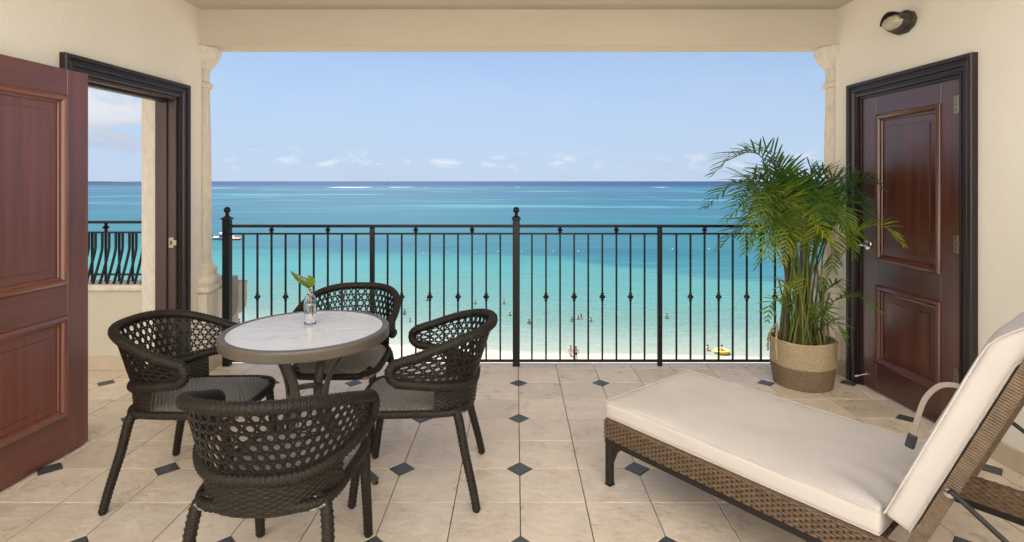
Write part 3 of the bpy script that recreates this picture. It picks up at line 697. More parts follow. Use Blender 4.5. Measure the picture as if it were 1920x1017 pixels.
# ------------------------------------------------------------------ sun lounger and its cushion
LO = Vector((.44, 2.68, 0)); U = Vector((.63, -.7766, 0)); Wv = Vector((.7766, .63, 0)); Zv = Vector((0, 0, 1)); LW = .70
MLo = Matrix(((U.x, Wv.x, 0, LO.x), (U.y, Wv.y, 0, LO.y), (0, 0, 1, 0), (0, 0, 0, 1)))
lo = empty('sun_lounger', (0, 0, 0)); lo.matrix_world = MLo
tag(lo, 'brown rattan sun lounger with raised backrest and dark metal legs', 'lounger')
def frame_rail(a, b, nm='side_rail'):
    """woven rail a->b in lounger space: outer and top faces woven on a dark core"""
    a, b = Vector(a), Vector(b); d = (b - a).normalized(); n = Vector((d.y, -d.x, 0)); ln = (b - a).length; z0, z1 = .224, .312; th = .036; PU, PV, AM = .020, .0098, .0040
    mb = MB()
    def outer(sg):
        return lambda u, v: a.lerp(b, u) + n * (th / 2 * sg) + Vector((0, 0, lerp(z0, z1, v)))
    weave_sheet(mb, outer(1), ln, z1 - z0, PU, PV, AM, 4, n); weave_sheet(mb, outer(-1), ln, z1 - z0, PU, PV, AM, 4, -n)
    weave_sheet(mb, lambda u, v: a.lerp(b, u) + n * lerp(-th/2, th/2, v) + Vector((0, 0, z1)), ln, th, PU, PV, .005, 4, Zv)
    o = mb.build(nm, RATTAN, lo, 180)
    m2 = MB(); c = a - n * th * .38; e = b + n * th * .38; M2 = Matrix(((d.x, n.x, 0, a.x), (d.y, n.y, 0, a.y), (0, 0, 1, 0), (0, 0, 0, 1)))
    m2.box((.002, -th * .42, .197), (ln - .002, th * .46, .3085), .002, M2); m2.build('core', DARKMETAL, o)
    return o
LL = 1.98
frame_rail((0, .0, 0), (LL, .0, 0)); frame_rail((LL, LW, 0), (0, LW, 0)); frame_rail((0, LW - .02, 0), (0, .02, 0), 'end_rail'); frame_rail((LL, .02, 0), (LL, LW - .02, 0), 'end_rail')
mb = MB(); weave_sheet(mb, lambda u, v: (lerp(.02, 1.17, v), lerp(.02, LW - .02, u), .303), LW - .04, 1.15, .024, .011, .003, 2, Zv); mb.build('deck', RATTAN, lo, 180)
for s_, b_ in ((.02, .0), (.02, LW), (LL - .04, 0), (LL - .04, LW)):
    mb = MB(); sg = 1 if s_ < 1 else -1
    mb.box((s_ - .017, b_ - .017, .004), (s_ + .017, b_ + .017, .197), .005)
    mb.add([(s_ + .017*sg, b_ - .012, .197), (s_ + .075*sg, b_ - .012, .197), (s_ + .04*sg, b_ - .012, .160), (s_ + .017*sg, b_ - .012, .105), (s_ + .017*sg, b_ + .012, .197), (s_ + .075*sg, b_ + .012, .197), (s_ + .04*sg, b_ + .012, .160), (s_ + .017*sg, b_ + .012, .105)],
           [[0, 1, 2, 3], [7, 6, 5, 4], [0, 4, 5, 1], [1, 5, 6, 2], [2, 6, 7, 3], [3, 7, 4, 0]])
    lg = mb.build('leg', DARKMETAL, lo)
    mb = MB(); mb.box((s_ - .018, b_ - .018, 0), (s_ + .018, b_ + .018, .0038)); mb.build('foot_glide', IRON, lg)
AL = R(67); HS = 1.165; CT = .395                         # recline, hinge along the frame, cushion top height
E1 = Vector((math.cos(AL), 0, math.sin(AL))); EN = Vector((math.sin(AL), 0, -math.cos(AL)))   # up the back; behind the back
hinge = Vector((HS, 0, CT))
def bk(l, b, n): return hinge + E1 * l + EN * n + Vector((0, b, 0))
for b_ in (-.004, LW + .004):                            # side frames of the backrest
    mb = MB(); sg = -1 if b_ < .1 else 1
    f0, f1, t0, t1, hw = -.06, .84, .088, .124, .017
    for dn, fn in ((Vector((0, sg, 0)), lambda u, v: bk(lerp(f0, f1, v), b_ + hw * sg, lerp(t0, t1, u))), (EN, lambda u, v: bk(lerp(f0, f1, v), b_ + lerp(-hw, hw, u), t1)),
                   (-EN, lambda u, v: bk(lerp(f0, f1, v), b_ + lerp(-hw, hw, u), t0)), (Vector((0, -sg, 0)), lambda u, v: bk(lerp(f0, f1, v), b_ - hw * sg, lerp(t0, t1, u)))):
        weave_sheet(mb, fn, .036, f1 - f0, .036, .0088, .0042, 4, dn, .0)
    o = mb.build('back_frame', RATTAN, lo, 180)
    m2 = MB(); m2.add([bk(l, b_ + x * hw * .9, n) for l in (f0, f1) for x, n in ((-1, t0 + .003), (1, t0 + .003), (1, t1 - .003), (-1, t1 - .003))], [[0, 1, 5, 4], [1, 2, 6, 5], [2, 3, 7, 6], [3, 0, 4, 7], [0, 3, 2, 1], [4, 5, 6, 7]]); m2.build('core', DARKMETAL, o)
mb = MB(); weave_sheet(mb, lambda u, v: bk(lerp(-.05, .83, v), lerp(.012, LW - .012, u), .108), LW - .024, .88, .05, .0115, .005, 4, EN); mb.build('back_weave', RATTAN2, lo, 180)
mb = MB(); weave_sheet(mb, lambda u, v: bk(lerp(.805, .845, v), lerp(.015, LW - .015, u), .126), LW, .04, .02, .0085, .003, 4, EN); weave_sheet(mb, lambda u, v: bk(.846, lerp(.015, LW - .015, u), lerp(.09, .126, v)), LW, .036, .02, .0085, .003, 4, E1); mb.build('back_frame', RATTAN, lo, 180)
for b_, sg in ((-.028, -1), (LW + .028, 1)):              # prop rods
    mb = MB(); p0 = bk(.215, b_, .108); p1 = Vector((HS + .62, b_, .26))
    mb.tube(catmull([p0 + Vector((0, -sg * .012, 0)), p0 + Vector((0, sg * .006, 0)), p0.lerp(p1, .05) + Vector((0, sg * .008, .01)), p0.lerp(p1, .5) + Vector((0, sg * .004, 0)), p1], 6), .0075, 10)
    st = mb.build('prop_rod', DARKMETAL, lo, 60)
    mb = MB(); mb.lathe([(0, 0), (.014, 0), (.014, .006), (.009, .010), (0, .011)], n=14, M=Matrix.Translation(p0 + Vector((0, sg * .004, 0))) @ Matrix.Rotation(R(90 if sg < 0 else -90), 4, 'X')); mb.build('bolt', CHROME, st, 40)

cu = empty('lounger_cushion', (0, 0, 0)); cu.matrix_world = MLo @ Matrix.Translation((0, 0, .0)); tag(cu, 'pale beige cushion with a strap covering seat and raised back of the rattan lounger', 'cushion')
def pad(fn, ln, wd, th, nm, crease=None):
    """soft box in (a, b, c) mapped by fn"""
    bm = bmesh.new(); na, nb, nc = 56, 30, 5; r = .016
    def idx(lo_, hi_, n): return [lo_, lo_ + r * .35, lo_ + r] + [lerp(lo_ + r, hi_ - r, k / (n - 4)) for k in range(1, n - 4)] + [hi_ - r, hi_ - r * .35, hi_]
    A, B, C = idx(0, ln, na), idx(0, wd, nb), idx(0, th, 8); V = {}
    def vert(i, j, k):
        key = (i, j, k)
        if key not in V:
            a, b, c = A[i], B[j], C[k]
            q = Vector((min(max(a, r), ln - r), min(max(b, r), wd - r), min(max(c, r), th - r))); d = Vector((a, b, c)) - q
            if d.length > 1e-9:
                m = max(abs(d.x), abs(d.y), abs(d.z)); d = d.normalized() * m
            p = q + d
            ea, eb = min(a, ln - a), min(b, wd - b)
            puff = .016 * (1 - math.exp(-max(0, ea) / .07)) * (1 - math.exp(-max(0, eb) / .07)) - .004
            wob = noise.noise(Vector((a * 3.2, b * 3.0, 1.7))) * .008 + noise.noise(Vector((a * 9, b * 8, 4.1))) * .0026 + .0035 * abs(noise.noise(Vector((a * 4 + b * 5, b * 2 - a, 8.0))))**.6
            f = c / th; p.z += (f * (puff + wob) if crease is not None else f * (puff + wob * .6))
            p.y += noise.noise(Vector((a * 5, c * 20, b * .5 + 7))) * .004 * (1 if eb < .03 else 0)
            if crease is not None and a > ln - .30:
                t = (a - (ln - .30)) / .30; p.z += .013 * t * t * math.sin(78 * (b * .6 + a * .28) + 2.5 * noise.noise(Vector((a * 6, b * 6, 9)))) * math.exp(-((b - .06) / .24)**2) * f
            V[key] = bm.verts.new(fn(p.x, p.y, p.z))
        return V[key]
    ia, ib, ic = len(A) - 1, len(B) - 1, len(C) - 1
    for i in range(ia):
        for j in range(ib):
            for k in (0, ic): bm.faces.new([vert(i, j, k), vert(i+1, j, k), vert(i+1, j+1, k), vert(i, j+1, k)])
        for k in range(ic):
            for j in (0, ib): bm.faces.new([vert(i, j, k), vert(i+1, j, k), vert(i+1, j, k+1), vert(i, j, k+1)])
    for j in range(ib):
        for k in range(ic):
            for i in (0, ia): bm.faces.new([vert(i, j, k), vert(i, j+1, k), vert(i, j+1, k+1), vert(i, j, k+1)])
    bmesh.ops.recalc_face_normals(bm, faces=bm.faces); me = bpy.data.meshes.new(nm); bm.to_mesh(me); bm.free(); me.materials.append(CUSH)
    for p in me.polygons: p.use_smooth = True
    o = bpy.data.objects.new(nm, me); col.objects.link(o); o.parent = cu
    mb = MB(); q = .004                                     # piping along the upper and lower seams
    for c in (th - .003, .004):
        loop = [(q, q), (ln - q, q), (ln - q, wd - q), (q, wd - q)]; pts = []
        for k in range(4):
            a, b = Vector(loop[k]), Vector(loop[(k+1) % 4])
            for t in range(24):
                w_ = a.lerp(b, t / 24); pts.append(fn(w_.x, w_.y, c))
        pts.append(pts[0]); mb.tube(pts, .0032, 6, False)
    mb.build('piping', CUSH, o, 60)
    return o
pad(lambda a, b, c: Vector((a - .012, b, .314 + c)), HS + .008, LW, .081, 'seat_pad', True)
BEND, AL2 = .63, R(36)
def backmap(a, b, c):
    # c grows towards the sitter; bends back over the head of the frame past BEND
    off = .084 - c
    rr = .13; da = AL - AL2; arc = rr * da
    if a <= BEND: return bk(a, b, off)
    if a <= BEND + arc: ang = AL - (a - BEND) / rr; extra = 0
    else: ang = AL2; extra = a - BEND - arc
    t = AL - ang                                          # pivot lies behind the face, on the frame side
    piv = bk(BEND, b, rr); e = Vector((math.cos(ang), 0, math.sin(ang))); nrm = Vector((math.sin(ang), 0, -math.cos(ang)))
    return piv - nrm * (rr - off) + e * extra
pad(backmap, .98, LW, .081, 'back_pad')
mb = MB(); s0 = bk(.36, .60, -.012)
path = catmull([bk(.37, .36, -.006), bk(.375, .355, -.035), bk(.345, .35, -.072), bk(.28, .35, -.088), bk(.20, .35, -.080), bk(.13, .35, -.066)], 7)
mb.tube(path, 1, 8, flat=(.0085, .0013), up=(0, 1, 0))
stp = mb.build('strap', WEBBING, cu, 60)
mb = MB(); pb = bk(.105, .35, -.062); ax_ = (bk(.15, .35, -.07) - pb).normalized(); sd_ = Vector((0, 1, 0)); nn_ = ax_.cross(sd_).normalized()
mb.box((-.015, -.009, -.026), (.015, .009, .026), .005, Matrix(((nn_.x, sd_.x, ax_.x, pb.x), (nn_.y, sd_.y, ax_.y, pb.y), (nn_.z, sd_.z, ax_.z, pb.z), (0, 0, 0, 1))), 2); mb.build('buckle', BUCKLE, stp)

# ------------------------------------------------------------------ basket and palm
BC = Vector((2.075, 4.0, 0))
bk_ = empty('woven_basket', BC); bk_.scale = (.95, .95, 1); tag(bk_, 'jute basket in natural and brown halves with rope handles holding the palm', 'basket')
def rope_wall(z0, z1, nm, m, r0, r1, parent):
    mb = MB(); n = int((z1 - z0) / .0115); rings = []
    for k in range(n * 3 + 1):
        z = lerp(z0, z1, k / (n * 3)); base = lerp(r0, r1, (k / (n * 3))**.8)
        rr = base + .0055 * (0, 1, .75)[k % 3]
        rings.append([Vector(((rr + .006 * noise.noise(Vector((math.cos(a) * 2, math.sin(a) * 2, z * 9))) + .0015 * math.sin(a * 46 + k)) * math.cos(a), (rr + .006 * noise.noise(Vector((math.cos(a) * 2, math.sin(a) * 2, z * 9)))) * math.sin(a), z + .010 * noise.noise(Vector((math.cos(a), math.sin(a), 3.0))) * (z / .33))) for a in [2*math.pi*j/64 for j in range(64)]])
    mb.loft(rings, True, False); return mb.build(nm, m, parent, 180)
mb = MB(); mb.lathe([(0, .001), (.19, .001), (.197, .006), (0, .008)], n=40); mb.build('base', JUTE2, bk_)
rope_wall(.004, .15, 'lower_band', JUTE2, .200, .222, bk_); rope_wall(.1505, .325, 'upper_band', JUTE, .2205, .222, bk_)
mb = MB(); pts = [Vector((.223 * math.cos(a), .223 * math.sin(a), .327 + .010 * noise.noise(Vector((math.cos(a), math.sin(a), 3.0))))) for a in [2*math.pi*j/64 for j in range(65)]]; mb.tube(pts, .0075, 8, False); mb.build('brim', JUTE, bk_, 60)
for sg in (-1, 1):
    mb = MB(); pts = catmull([(sg * .228, -.075, .19), (sg * .236, -.07, .29), (sg * .225, -.058, .37), (sg * .20, -.015, .425), (sg * .205, .03, .40), (sg * .232, .06, .32), (sg * .232, .07, .22)], 8)
    fr = frames(pts)
    for ph in (0, math.pi): mb.tube([p + (A * math.cos(i * .9 + ph) + B * math.sin(i * .9 + ph)) * .0048 for i, (p, T_, A, B) in enumerate(fr)], .0058, 7)
    mb.build('handle', JUTE, bk_, 60)
mb = MB(); mb.lathe([(.216, .255), (.19, .262), (.10, .275), (0, .28)], n=40); mb.build('soil', SOIL, bk_, 180)

palm = empty('potted_palm', BC + Vector((0, 0, .27))); tag(palm, 'bushy green areca palm growing in the jute basket by the closed door', 'plant')
def clampw(p):                                           # keep clear of the door, wall and column
    lim = 2.455 - BC.x
    if p.x > lim: p.x = lim - .015 * (1 - math.exp(-(p.x - lim)))
    return p
def frond(tip, apex, mi, n_pairs=24, llen=.25, r0=None, plumb=.0, start=.46):
    n_pairs = int(n_pairs * .86)
    tip = Vector(tip) - BC - Vector((0, 0, .27)); ap = Vector(apex) - BC - Vector((0, 0, .27))
    a = rnd.uniform(0, 6.28) if r0 is None else r0; rr = .13 * math.sqrt(rnd.random())
    base = Vector((rr * math.cos(a), rr * math.sin(a), 0))
    base.x += .035 * (1 if tip.x > 0 else -1)
    mid = base.lerp(Vector((ap.x * .45, ap.y * .45, ap.z * .62)), .9); mid.z = ap.z * .58
    path = catmull([base, base.lerp(mid, .5) + Vector((rnd.uniform(-.012, .012), rnd.uniform(-.012, .012), 0)), mid, ap.lerp(mid, .42), ap, ap.lerp(tip, .52) + Vector((rnd.uniform(-.03, .03), rnd.uniform(-.03, .03), .07)), tip], 8)
    path = [clampw(p.copy()) for p in path]; n = len(path)
    mb = MB(); k1 = int(n * start)
    mb.tube(path[:k1 + 1], lambda u: lerp(.0085, .0045, u), 7); st = mb.build('stem', CANE2 if rnd.random() < .3 else CANE, palm, 60)
    mb = MB(); mb.tube(path[k1:], lambda u: lerp(.0042, .0012, u), 6); rings = []
    fr = frames(path[k1:]); dens, ln = resample(path[k1:], .001)
    for k in range(n_pairs):
        t = .06 + .94 * (k / (n_pairs - 1)); i = min(len(dens) - 2, int(t * (len(dens) - 1))); p = dens[i]; j0, j1 = max(0, i - 25), min(len(dens) - 1, i + 25); Tn = (dens[j1] - dens[j0]).normalized()
        S = Tn.cross(Vector((0, 0, 1))); S = S.normalized() if S.length > .05 else Tn.orthogonal().normalized(); Upv = S.cross(Tn).normalized()
        env = (.55 + .45 * math.sin(math.pi * min(1, t * 1.15))) * (1 - .45 * max(0, t - .7) / .3)
        for sg in (-1, 1):
            L_ = llen * .92 * env * rnd.uniform(.85, 1.12); sw = rnd.uniform(.40, .75) + .55 * t
            d = (S * sg + Tn * sw + Upv * rnd.uniform(.15, .65)).normalized(); wd = .0062 * (.75 + .45 * env)
            seg = 6; vs = []; q = p.copy(); g = rnd.uniform(.16, .48)
            wv = d.cross(Upv).normalized(); tw = rnd.uniform(-.4, .4); wv = (wv * math.cos(tw) + Upv * math.sin(tw)).normalized()
            for s_ in range(seg + 1):
                u = s_ / seg; wdt = wd * (math.sin(math.pi * (.12 + .88 * u))**.65 if u < 1 else 0); fold = Upv * (-wdt * .35)
                c0 = clampw(q.copy()); vs += [clampw(c0 - wv * wdt + fold * -1), c0, clampw(c0 + wv * wdt + fold * -1)]
                d = (d + Vector((0, 0, -g * 1.25 / seg * (.3 + 1.4 * u)))).normalized(); q = q + d * (L_ / seg)
            fs = []
            for s_ in range(seg): fs += [[3*s_, 3*s_+1, 3*s_+4, 3*s_+3], [3*s_+1, 3*s_+2, 3*s_+5, 3*s_+4]]
            mb.add(vs, fs)
    fo = mb.build('frond', LEAF[mi], palm, 180)
FR = [  # tip px, py, depth, apex px, py, depth, leaf tone, pairs, leaflet length
    (1335, 330, 3.95, 1425, 292, 4.0, 0, 30, .25), (1325, 388, 3.80, 1415, 345, 3.9, 0, 28, .26), (1368, 300, 4.15, 1455, 300, 4.1, 0, 26, .25),
    (1360, 415, 3.65, 1430, 365, 3.8, 1, 26, .25), (1400, 470, 3.85, 1445, 390, 3.9, 1, 24, .24), (1395, 345, 4.2, 1460, 330, 4.1, 0, 26, .26),
    (1505, 325, 4.05, 1500, 372, 4.02, 0, 16, .16), (1478, 330, 4.15, 1487, 352, 4.1, 0, 22, .22), (1570, 338, 4.05, 1530, 345, 4.03, 0, 26, .25), (1610, 362, 3.95, 1560, 345, 4.0, 0, 28, .26),
    (1662, 358, 3.66, 1590, 352, 3.85, 0, 26, .20), (1692, 458, 3.42, 1610, 432, 3.62, 2, 26, .17), (1625, 415, 3.70, 1570, 390, 3.85, 0, 26, .24), (1600, 460, 3.75, 1560, 420, 3.85, 1, 24, .24),
    (1598, 478, 3.62, 1548, 405, 3.78, 1, 24, .22), (1440, 480, 3.60, 1465, 405, 3.75, 1, 24, .25), (1420, 420, 3.60, 1455, 375, 3.8, 2, 26, .26), (1555, 452, 3.5, 1512, 398, 3.7, 2, 24, .20),
    (1580, 428, 3.55, 1532, 385, 3.75, 1, 24, .22), (1432, 432, 3.5, 1476, 380, 3.75, 1, 24, .22), (1380, 445, 4.15, 1440, 385, 4.1, 0, 24, .24), (1548, 385, 4.25, 1520, 365, 4.15, 0, 24, .25),
    (1515, 420, 4.2, 1505, 375, 4.12, 0, 24, .26), (1450, 350, 3.9, 1472, 345, 3.95, 1, 26, .27), (1530, 360, 3.85, 1512, 355, 3.92, 0, 26, .27), (1590, 400, 4.05, 1550, 375, 4.02, 0, 24, .25),
    (1345, 470, 4.05, 1425, 408, 4.05, 0, 24, .22), (1418, 402, 3.5, 1468, 358, 3.75, 1, 26, .22), (1545, 415, 3.45, 1525, 372, 3.7, 0, 26, .24), (1420, 500, 3.95, 1462, 425, 3.95, 1, 22, .22),
    (1470, 492, 3.7, 1490, 428, 3.82, 2, 22, .20), (1560, 505, 3.85, 1535, 440, 3.9, 1, 22, .22), (1385, 380, 3.7, 1440, 340, 3.85, 0, 28, .25), (1440, 310, 3.85, 1472, 330, 3.92, 0, 24, .22),
    (1545, 320, 3.9, 1520, 340, 3.95, 0, 22, .22), (1630, 385, 3.85, 1575, 365, 3.92, 0, 26, .24), (1595, 425, 3.5, 1555, 392, 3.7, 1, 24, .22), (1450, 440, 4.25, 1470, 390, 4.15, 0, 24, .24),
    (1520, 470, 4.2, 1510, 410, 4.1, 0, 22, .24), (1410, 360, 4.25, 1458, 345, 4.15, 0, 26, .25),
    (1405, 395, 3.95, 1448, 355, 3.98, 0, 26, .26), (1560, 430, 4.0, 1540, 395, 3.98, 1, 24, .24), (1448, 388, 3.6, 1482, 362, 3.8, 0, 24, .24), (1430, 445, 4.0, 1460, 395, 3.98, 0, 24, .24)]
for px, py, d, ax_, ay, ad, mi, np_, ll in FR: frond(at(px, py, d), at(ax_, ay, ad), mi, np_, ll)
for px, py, d, ax_, ay, ad, mi, np_, ll in [(1655, 590, 3.60, 1570, 562, 3.80, 1, 16, .14), (1440, 600, 3.8, 1470, 570, 3.88, 1, 12, .12), (1462, 560, 3.75, 1482, 540, 3.85, 2, 12, .14), (1585, 640, 3.72, 1555, 605, 3.8, 1, 14, .15), (1590, 560, 3.9, 1550, 545, 3.9, 0, 14, .15), (1560, 605, 3.72, 1535, 590, 3.82, 1, 14, .13)]:
    frond(at(px, py, d), at(ax_, ay, ad), mi, np_, ll, None, 0, .5)
for k in range(9):                                        # bare canes and older stems in the clump
    a = rnd.uniform(0, 6.28); r_ = .12 * math.sqrt(rnd.random()); tp = Vector((r_ * 1.7 * math.cos(a), r_ * 1.7 * math.sin(a), rnd.uniform(.22, .62)))
    mb = MB(); mb.tube(catmull([(r_ * math.cos(a), r_ * math.sin(a), 0), (r_ * 1.25 * math.cos(a), r_ * 1.25 * math.sin(a), tp.z * .5), tp], 5), lambda u: lerp(.0115, .005, u), 7); mb.build('stem', CANE2, palm, 60)

# ------------------------------------------------------------------ sea, beach, far land
SEA = H - 18.0
def sea_mat():
    m = mat('lagoon_water', (.1, .4, .45), .22, .5, ior=1.33); t = m.node_tree; N, L = t.nodes, t.links; b = N['Principled BSDF']
    g = N.new('ShaderNodeNewGeometry'); sp_ = N.new('ShaderNodeSeparateXYZ'); L.new(g.outputs['Position'], sp_.inputs[0]); X, Y, Z = sp_.outputs
    def ma(op, a, b_=None, c=None, clamp=False):
        n = N.new('ShaderNodeMath'); n.operation = op; n.use_clamp = clamp
        for i, v in enumerate((a, b_, c)):
            if v is None: continue
            if isinstance(v, (int, float)): n.inputs[i].default_value = v
            else: L.new(v, n.inputs[i])
        return n.outputs[0]
    def ns(scale, detail=4, seed=0, rough=.55, dist=0.0):
        mp = N.new('ShaderNodeMapping'); L.new(g.outputs['Position'], mp.inputs[0]); mp.inputs['Scale'].default_value = scale; mp.inputs['Location'].default_value = (seed, seed, 0)
        n = N.new('ShaderNodeTexNoise'); L.new(mp.outputs[0], n.inputs['Vector']); n.inputs['Scale'].default_value = 1; n.inputs['Detail'].default_value = detail; n.inputs['Roughness'].default_value = rough; n.inputs['Distortion'].default_value = dist
        return n.outputs['Fac']
    def ss(v, a, b_):
        n = N.new('ShaderNodeMapRange'); n.interpolation_type = 'SMOOTHSTEP'; L.new(v, n.inputs[0]); n.inputs[1].default_value = a; n.inputs[2].default_value = b_; return n.outputs[0]
    shore = ma('ADD', Y, ma('ADD', ma('MULTIPLY', ma('MINIMUM', X, 0), .2), ma('MULTIPLY', ma('MAXIMUM', X, 0), .07)))   # straightened distance from the shore
    lg = ma('LOGARITHM', shore, 10)
    lg2 = ma('ADD', lg, ma('MULTIPLY', ma('SUBTRACT', ns((.011, .022, 0), 5, 3), .5), .30))
    lg3 = ma('ADD', ma('MULTIPLY', lg2, ss(lg, 1.80, 2.0)), ma('MULTIPLY', lg, ma('SUBTRACT', 1, ss(lg, 1.80, 2.0))))
    rp = N.new('ShaderNodeValToRGB'); L.new(ma('DIVIDE', ma('SUBTRACT', lg3, 1.7), 2.6), rp.inputs[0]); e = rp.color_ramp.elements
    for i_, (y_, c) in enumerate(SEA_STOPS):
        pos = (math.log10(18666 / (y_ - 340)) - 1.7) / 2.6
        x = e[i_] if i_ < 2 else e.new(pos); x.position = pos; x.color = (*c, 1)
    colr = rp.outputs[0]
    def mix(fac, a, c, mode='MIX'):
        n = N.new('ShaderNodeMix'); n.data_type = 'RGBA'; n.blend_type = mode; L.new(fac, n.inputs[0]); L.new(a, n.inputs[6])
        if isinstance(c, tuple): n.inputs[7].default_value = (*c, 1)
        else: L.new(c, n.inputs[7])
        return n.outputs[2]
    # weed bed: a darker band slanting from mid-left down to the right, and patches
    band = ma('ADD', Y, ma('ADD', ma('MULTIPLY', X, 1.05), ma('MULTIPLY', ma('SUBTRACT', ns((.03, .05, 0), 5, 9), .5), 34)))
    bm_ = ma('MULTIPLY', ma('MULTIPLY', ss(band, 137, 147), ss(band, 225, 155)), ma('MULTIPLY', ss(X, -2, 14), ma('ADD', .45, ma('MULTIPLY', .55, ss(ns((.035, .075, 0), 6, 5, .65), .36, .60)))))
    colr = mix(ma('MULTIPLY', bm_, .62), colr, (.008, .05, .085))
    pt = ma('MULTIPLY', ss(ns((.011, .03, 0), 6, 17, .62, .6), .50, .62), ma('MULTIPLY', ss(Y, 105, 165), ss(Y, 1500, 700))); colr = mix(ma('MULTIPLY', pt, .70), colr, (.009, .048, .085))
    lt = ma('MULTIPLY', ss(ns((.0032, .012, 0), 5, 31, .6, .5), .50, .64), ma('MULTIPLY', ss(Y, 180, 420), ss(Y, 1700, 1200))); colr = mix(ma('MULTIPLY', lt, .75), colr, (.040, .150, .160))
    # light net over the shallows
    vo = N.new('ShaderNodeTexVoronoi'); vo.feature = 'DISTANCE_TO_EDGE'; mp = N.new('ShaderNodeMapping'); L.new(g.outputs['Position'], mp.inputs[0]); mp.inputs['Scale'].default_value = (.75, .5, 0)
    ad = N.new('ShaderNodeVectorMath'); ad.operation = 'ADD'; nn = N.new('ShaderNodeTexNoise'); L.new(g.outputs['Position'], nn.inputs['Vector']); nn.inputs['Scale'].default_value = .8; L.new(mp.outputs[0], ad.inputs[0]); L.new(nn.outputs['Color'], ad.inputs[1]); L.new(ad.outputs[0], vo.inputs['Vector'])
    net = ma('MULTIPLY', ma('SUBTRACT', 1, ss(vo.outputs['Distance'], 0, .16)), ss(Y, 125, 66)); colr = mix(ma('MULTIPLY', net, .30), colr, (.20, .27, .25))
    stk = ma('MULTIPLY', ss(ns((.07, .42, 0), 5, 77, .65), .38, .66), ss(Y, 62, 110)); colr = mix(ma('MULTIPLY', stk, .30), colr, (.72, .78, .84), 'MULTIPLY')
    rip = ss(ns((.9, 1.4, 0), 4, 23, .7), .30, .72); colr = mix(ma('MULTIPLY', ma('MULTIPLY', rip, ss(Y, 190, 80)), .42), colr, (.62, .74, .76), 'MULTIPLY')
    # foam at the water's edge and breakers on the outer reef
    fo = ma('MULTIPLY', ma('SUBTRACT', 1, ss(ma('ADD', shore, ma('MULTIPLY', ma('SUBTRACT', ns((.25, .5, 0), 4, 2), .5), 2.2)), 57.7, 58.7)), .75); colr = mix(fo, colr, (.26, .25, .225))
    reef = ma('ADD', Y, ma('ADD', ma('MULTIPLY', ma('SUBTRACT', ns((.0012, .0012, 0), 3, 44), .5), 600), ma('MULTIPLY', ma('ABSOLUTE', ma('ADD', X, 100)), .10)))
    br = ma('MULTIPLY', ma('MULTIPLY', ss(reef, 1560, 1600), ss(reef, 1780, 1730)), ss(ns((.0075, .0022, 0), 5, 61, .7), .53, .66)); colr = mix(br, colr, (.5, .52, .54))
    L.new(colr, b.inputs['Base Color']); b.inputs['Specular IOR Level'].default_value = .035; b.inputs['Roughness'].default_value = .38
    near = ns((1.3, .8, 0), 4, 0, .6); mid = ns((.22, .45, 0), 5, 12, .62); far = ns((.012, .05, 0), 5, 8, .6)
    bp_ = N.new('ShaderNodeBump'); L.new(ma('ADD', ma('MULTIPLY', near, .05), ma('ADD', ma('MULTIPLY', mid, .22), ma('MULTIPLY', far, 1.6))), bp_.inputs['Height']); bp_.inputs['Strength'].default_value = .55; bp_.inputs['Distance'].default_value = 1
    L.new(bp_.outputs[0], b.inputs['Normal']); return m
SEA_STOPS = [(680, (0.2024, 0.1886, 0.1564)), (640, (0.115, 0.1426, 0.126)), (600, (0.0534, 0.103, 0.0966)), (560, (0.0368, 0.103, 0.103)), (510, (0.0258, 0.1141, 0.1233)), (470, (0.0129, 0.0718, 0.0902)), (430, (0.0092, 0.0626, 0.0883)), (395, (0.0125, 0.06, 0.094)), (365, (0.011, 0.051, 0.09)), (351.5, (0.0105, 0.05, 0.092)), (347, (0.0028, 0.0202, 0.0607)), (343, (0.0028, 0.0202, 0.0718))]
me = bpy.data.meshes.new('sea')
ys = [48, 60, 80, 120, 200, 400, 900, 2000, 5000, 12000, 60000]; xs = [-60000, -12000, -3000, -800, -200, -60, 0, 60, 200, 800, 3000, 12000, 60000]
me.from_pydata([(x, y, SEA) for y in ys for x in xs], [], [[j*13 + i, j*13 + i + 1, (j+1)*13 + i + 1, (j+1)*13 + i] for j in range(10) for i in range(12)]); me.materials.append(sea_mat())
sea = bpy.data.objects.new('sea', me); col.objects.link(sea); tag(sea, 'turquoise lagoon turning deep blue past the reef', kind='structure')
SAND = mat('beach_sand', (.29, .24, .19), .95, .2, var=(.255, .21, .165), vscale=(.4, .4, .4), bump=.4, bscale=(2, 2, 2))
def shore_y(x): return 57.7 - (.2 * x if x < 0 else .07 * x)
mb = MB(); XS = [-200 + 10 * k for k in range(41)]; OFF = [-120, -40, -12, -6, -3, -1, 0, 2, 6, 20]; rows_ = []
for x in XS: rows_.append([Vector((x, shore_y(x) + o, SEA - o * .05 if o > -12 else SEA + .6 - (o + 12) * .03)) for o in OFF])
mb.loft(rows_, False, False); tag(mb.build('beach', SAND, None, 60), 'strip of pale sand beach at the foot of the view', kind='structure')
me = bpy.data.meshes.new('ground'); me.from_pydata([(-60000, -60000, SEA - 6), (60000, -60000, SEA - 6), (60000, 60000, SEA - 6), (-60000, 60000, SEA - 6)], [], [[0, 1, 2, 3]]); me.materials.append(SAND)
gr = bpy.data.objects.new('ground', me); col.objects.link(gr); tag(gr, 'sandy sea bed and ground below everything', kind='structure')
mb = MB(); rings = []
for k in range(41):
    t = k / 40; x = lerp(-9500, -5900, t); hh = 26 * math.sin(math.pi * t)**.5 * (.75 + .5 * noise.noise(Vector((t * 9, 2, 0)))) + 3
    rings.append([Vector((x, 8600, SEA - 2)), Vector((x, 8700, SEA + hh * .8)), Vector((x, 8900, SEA + hh)), Vector((x, 9200, SEA - 2))])
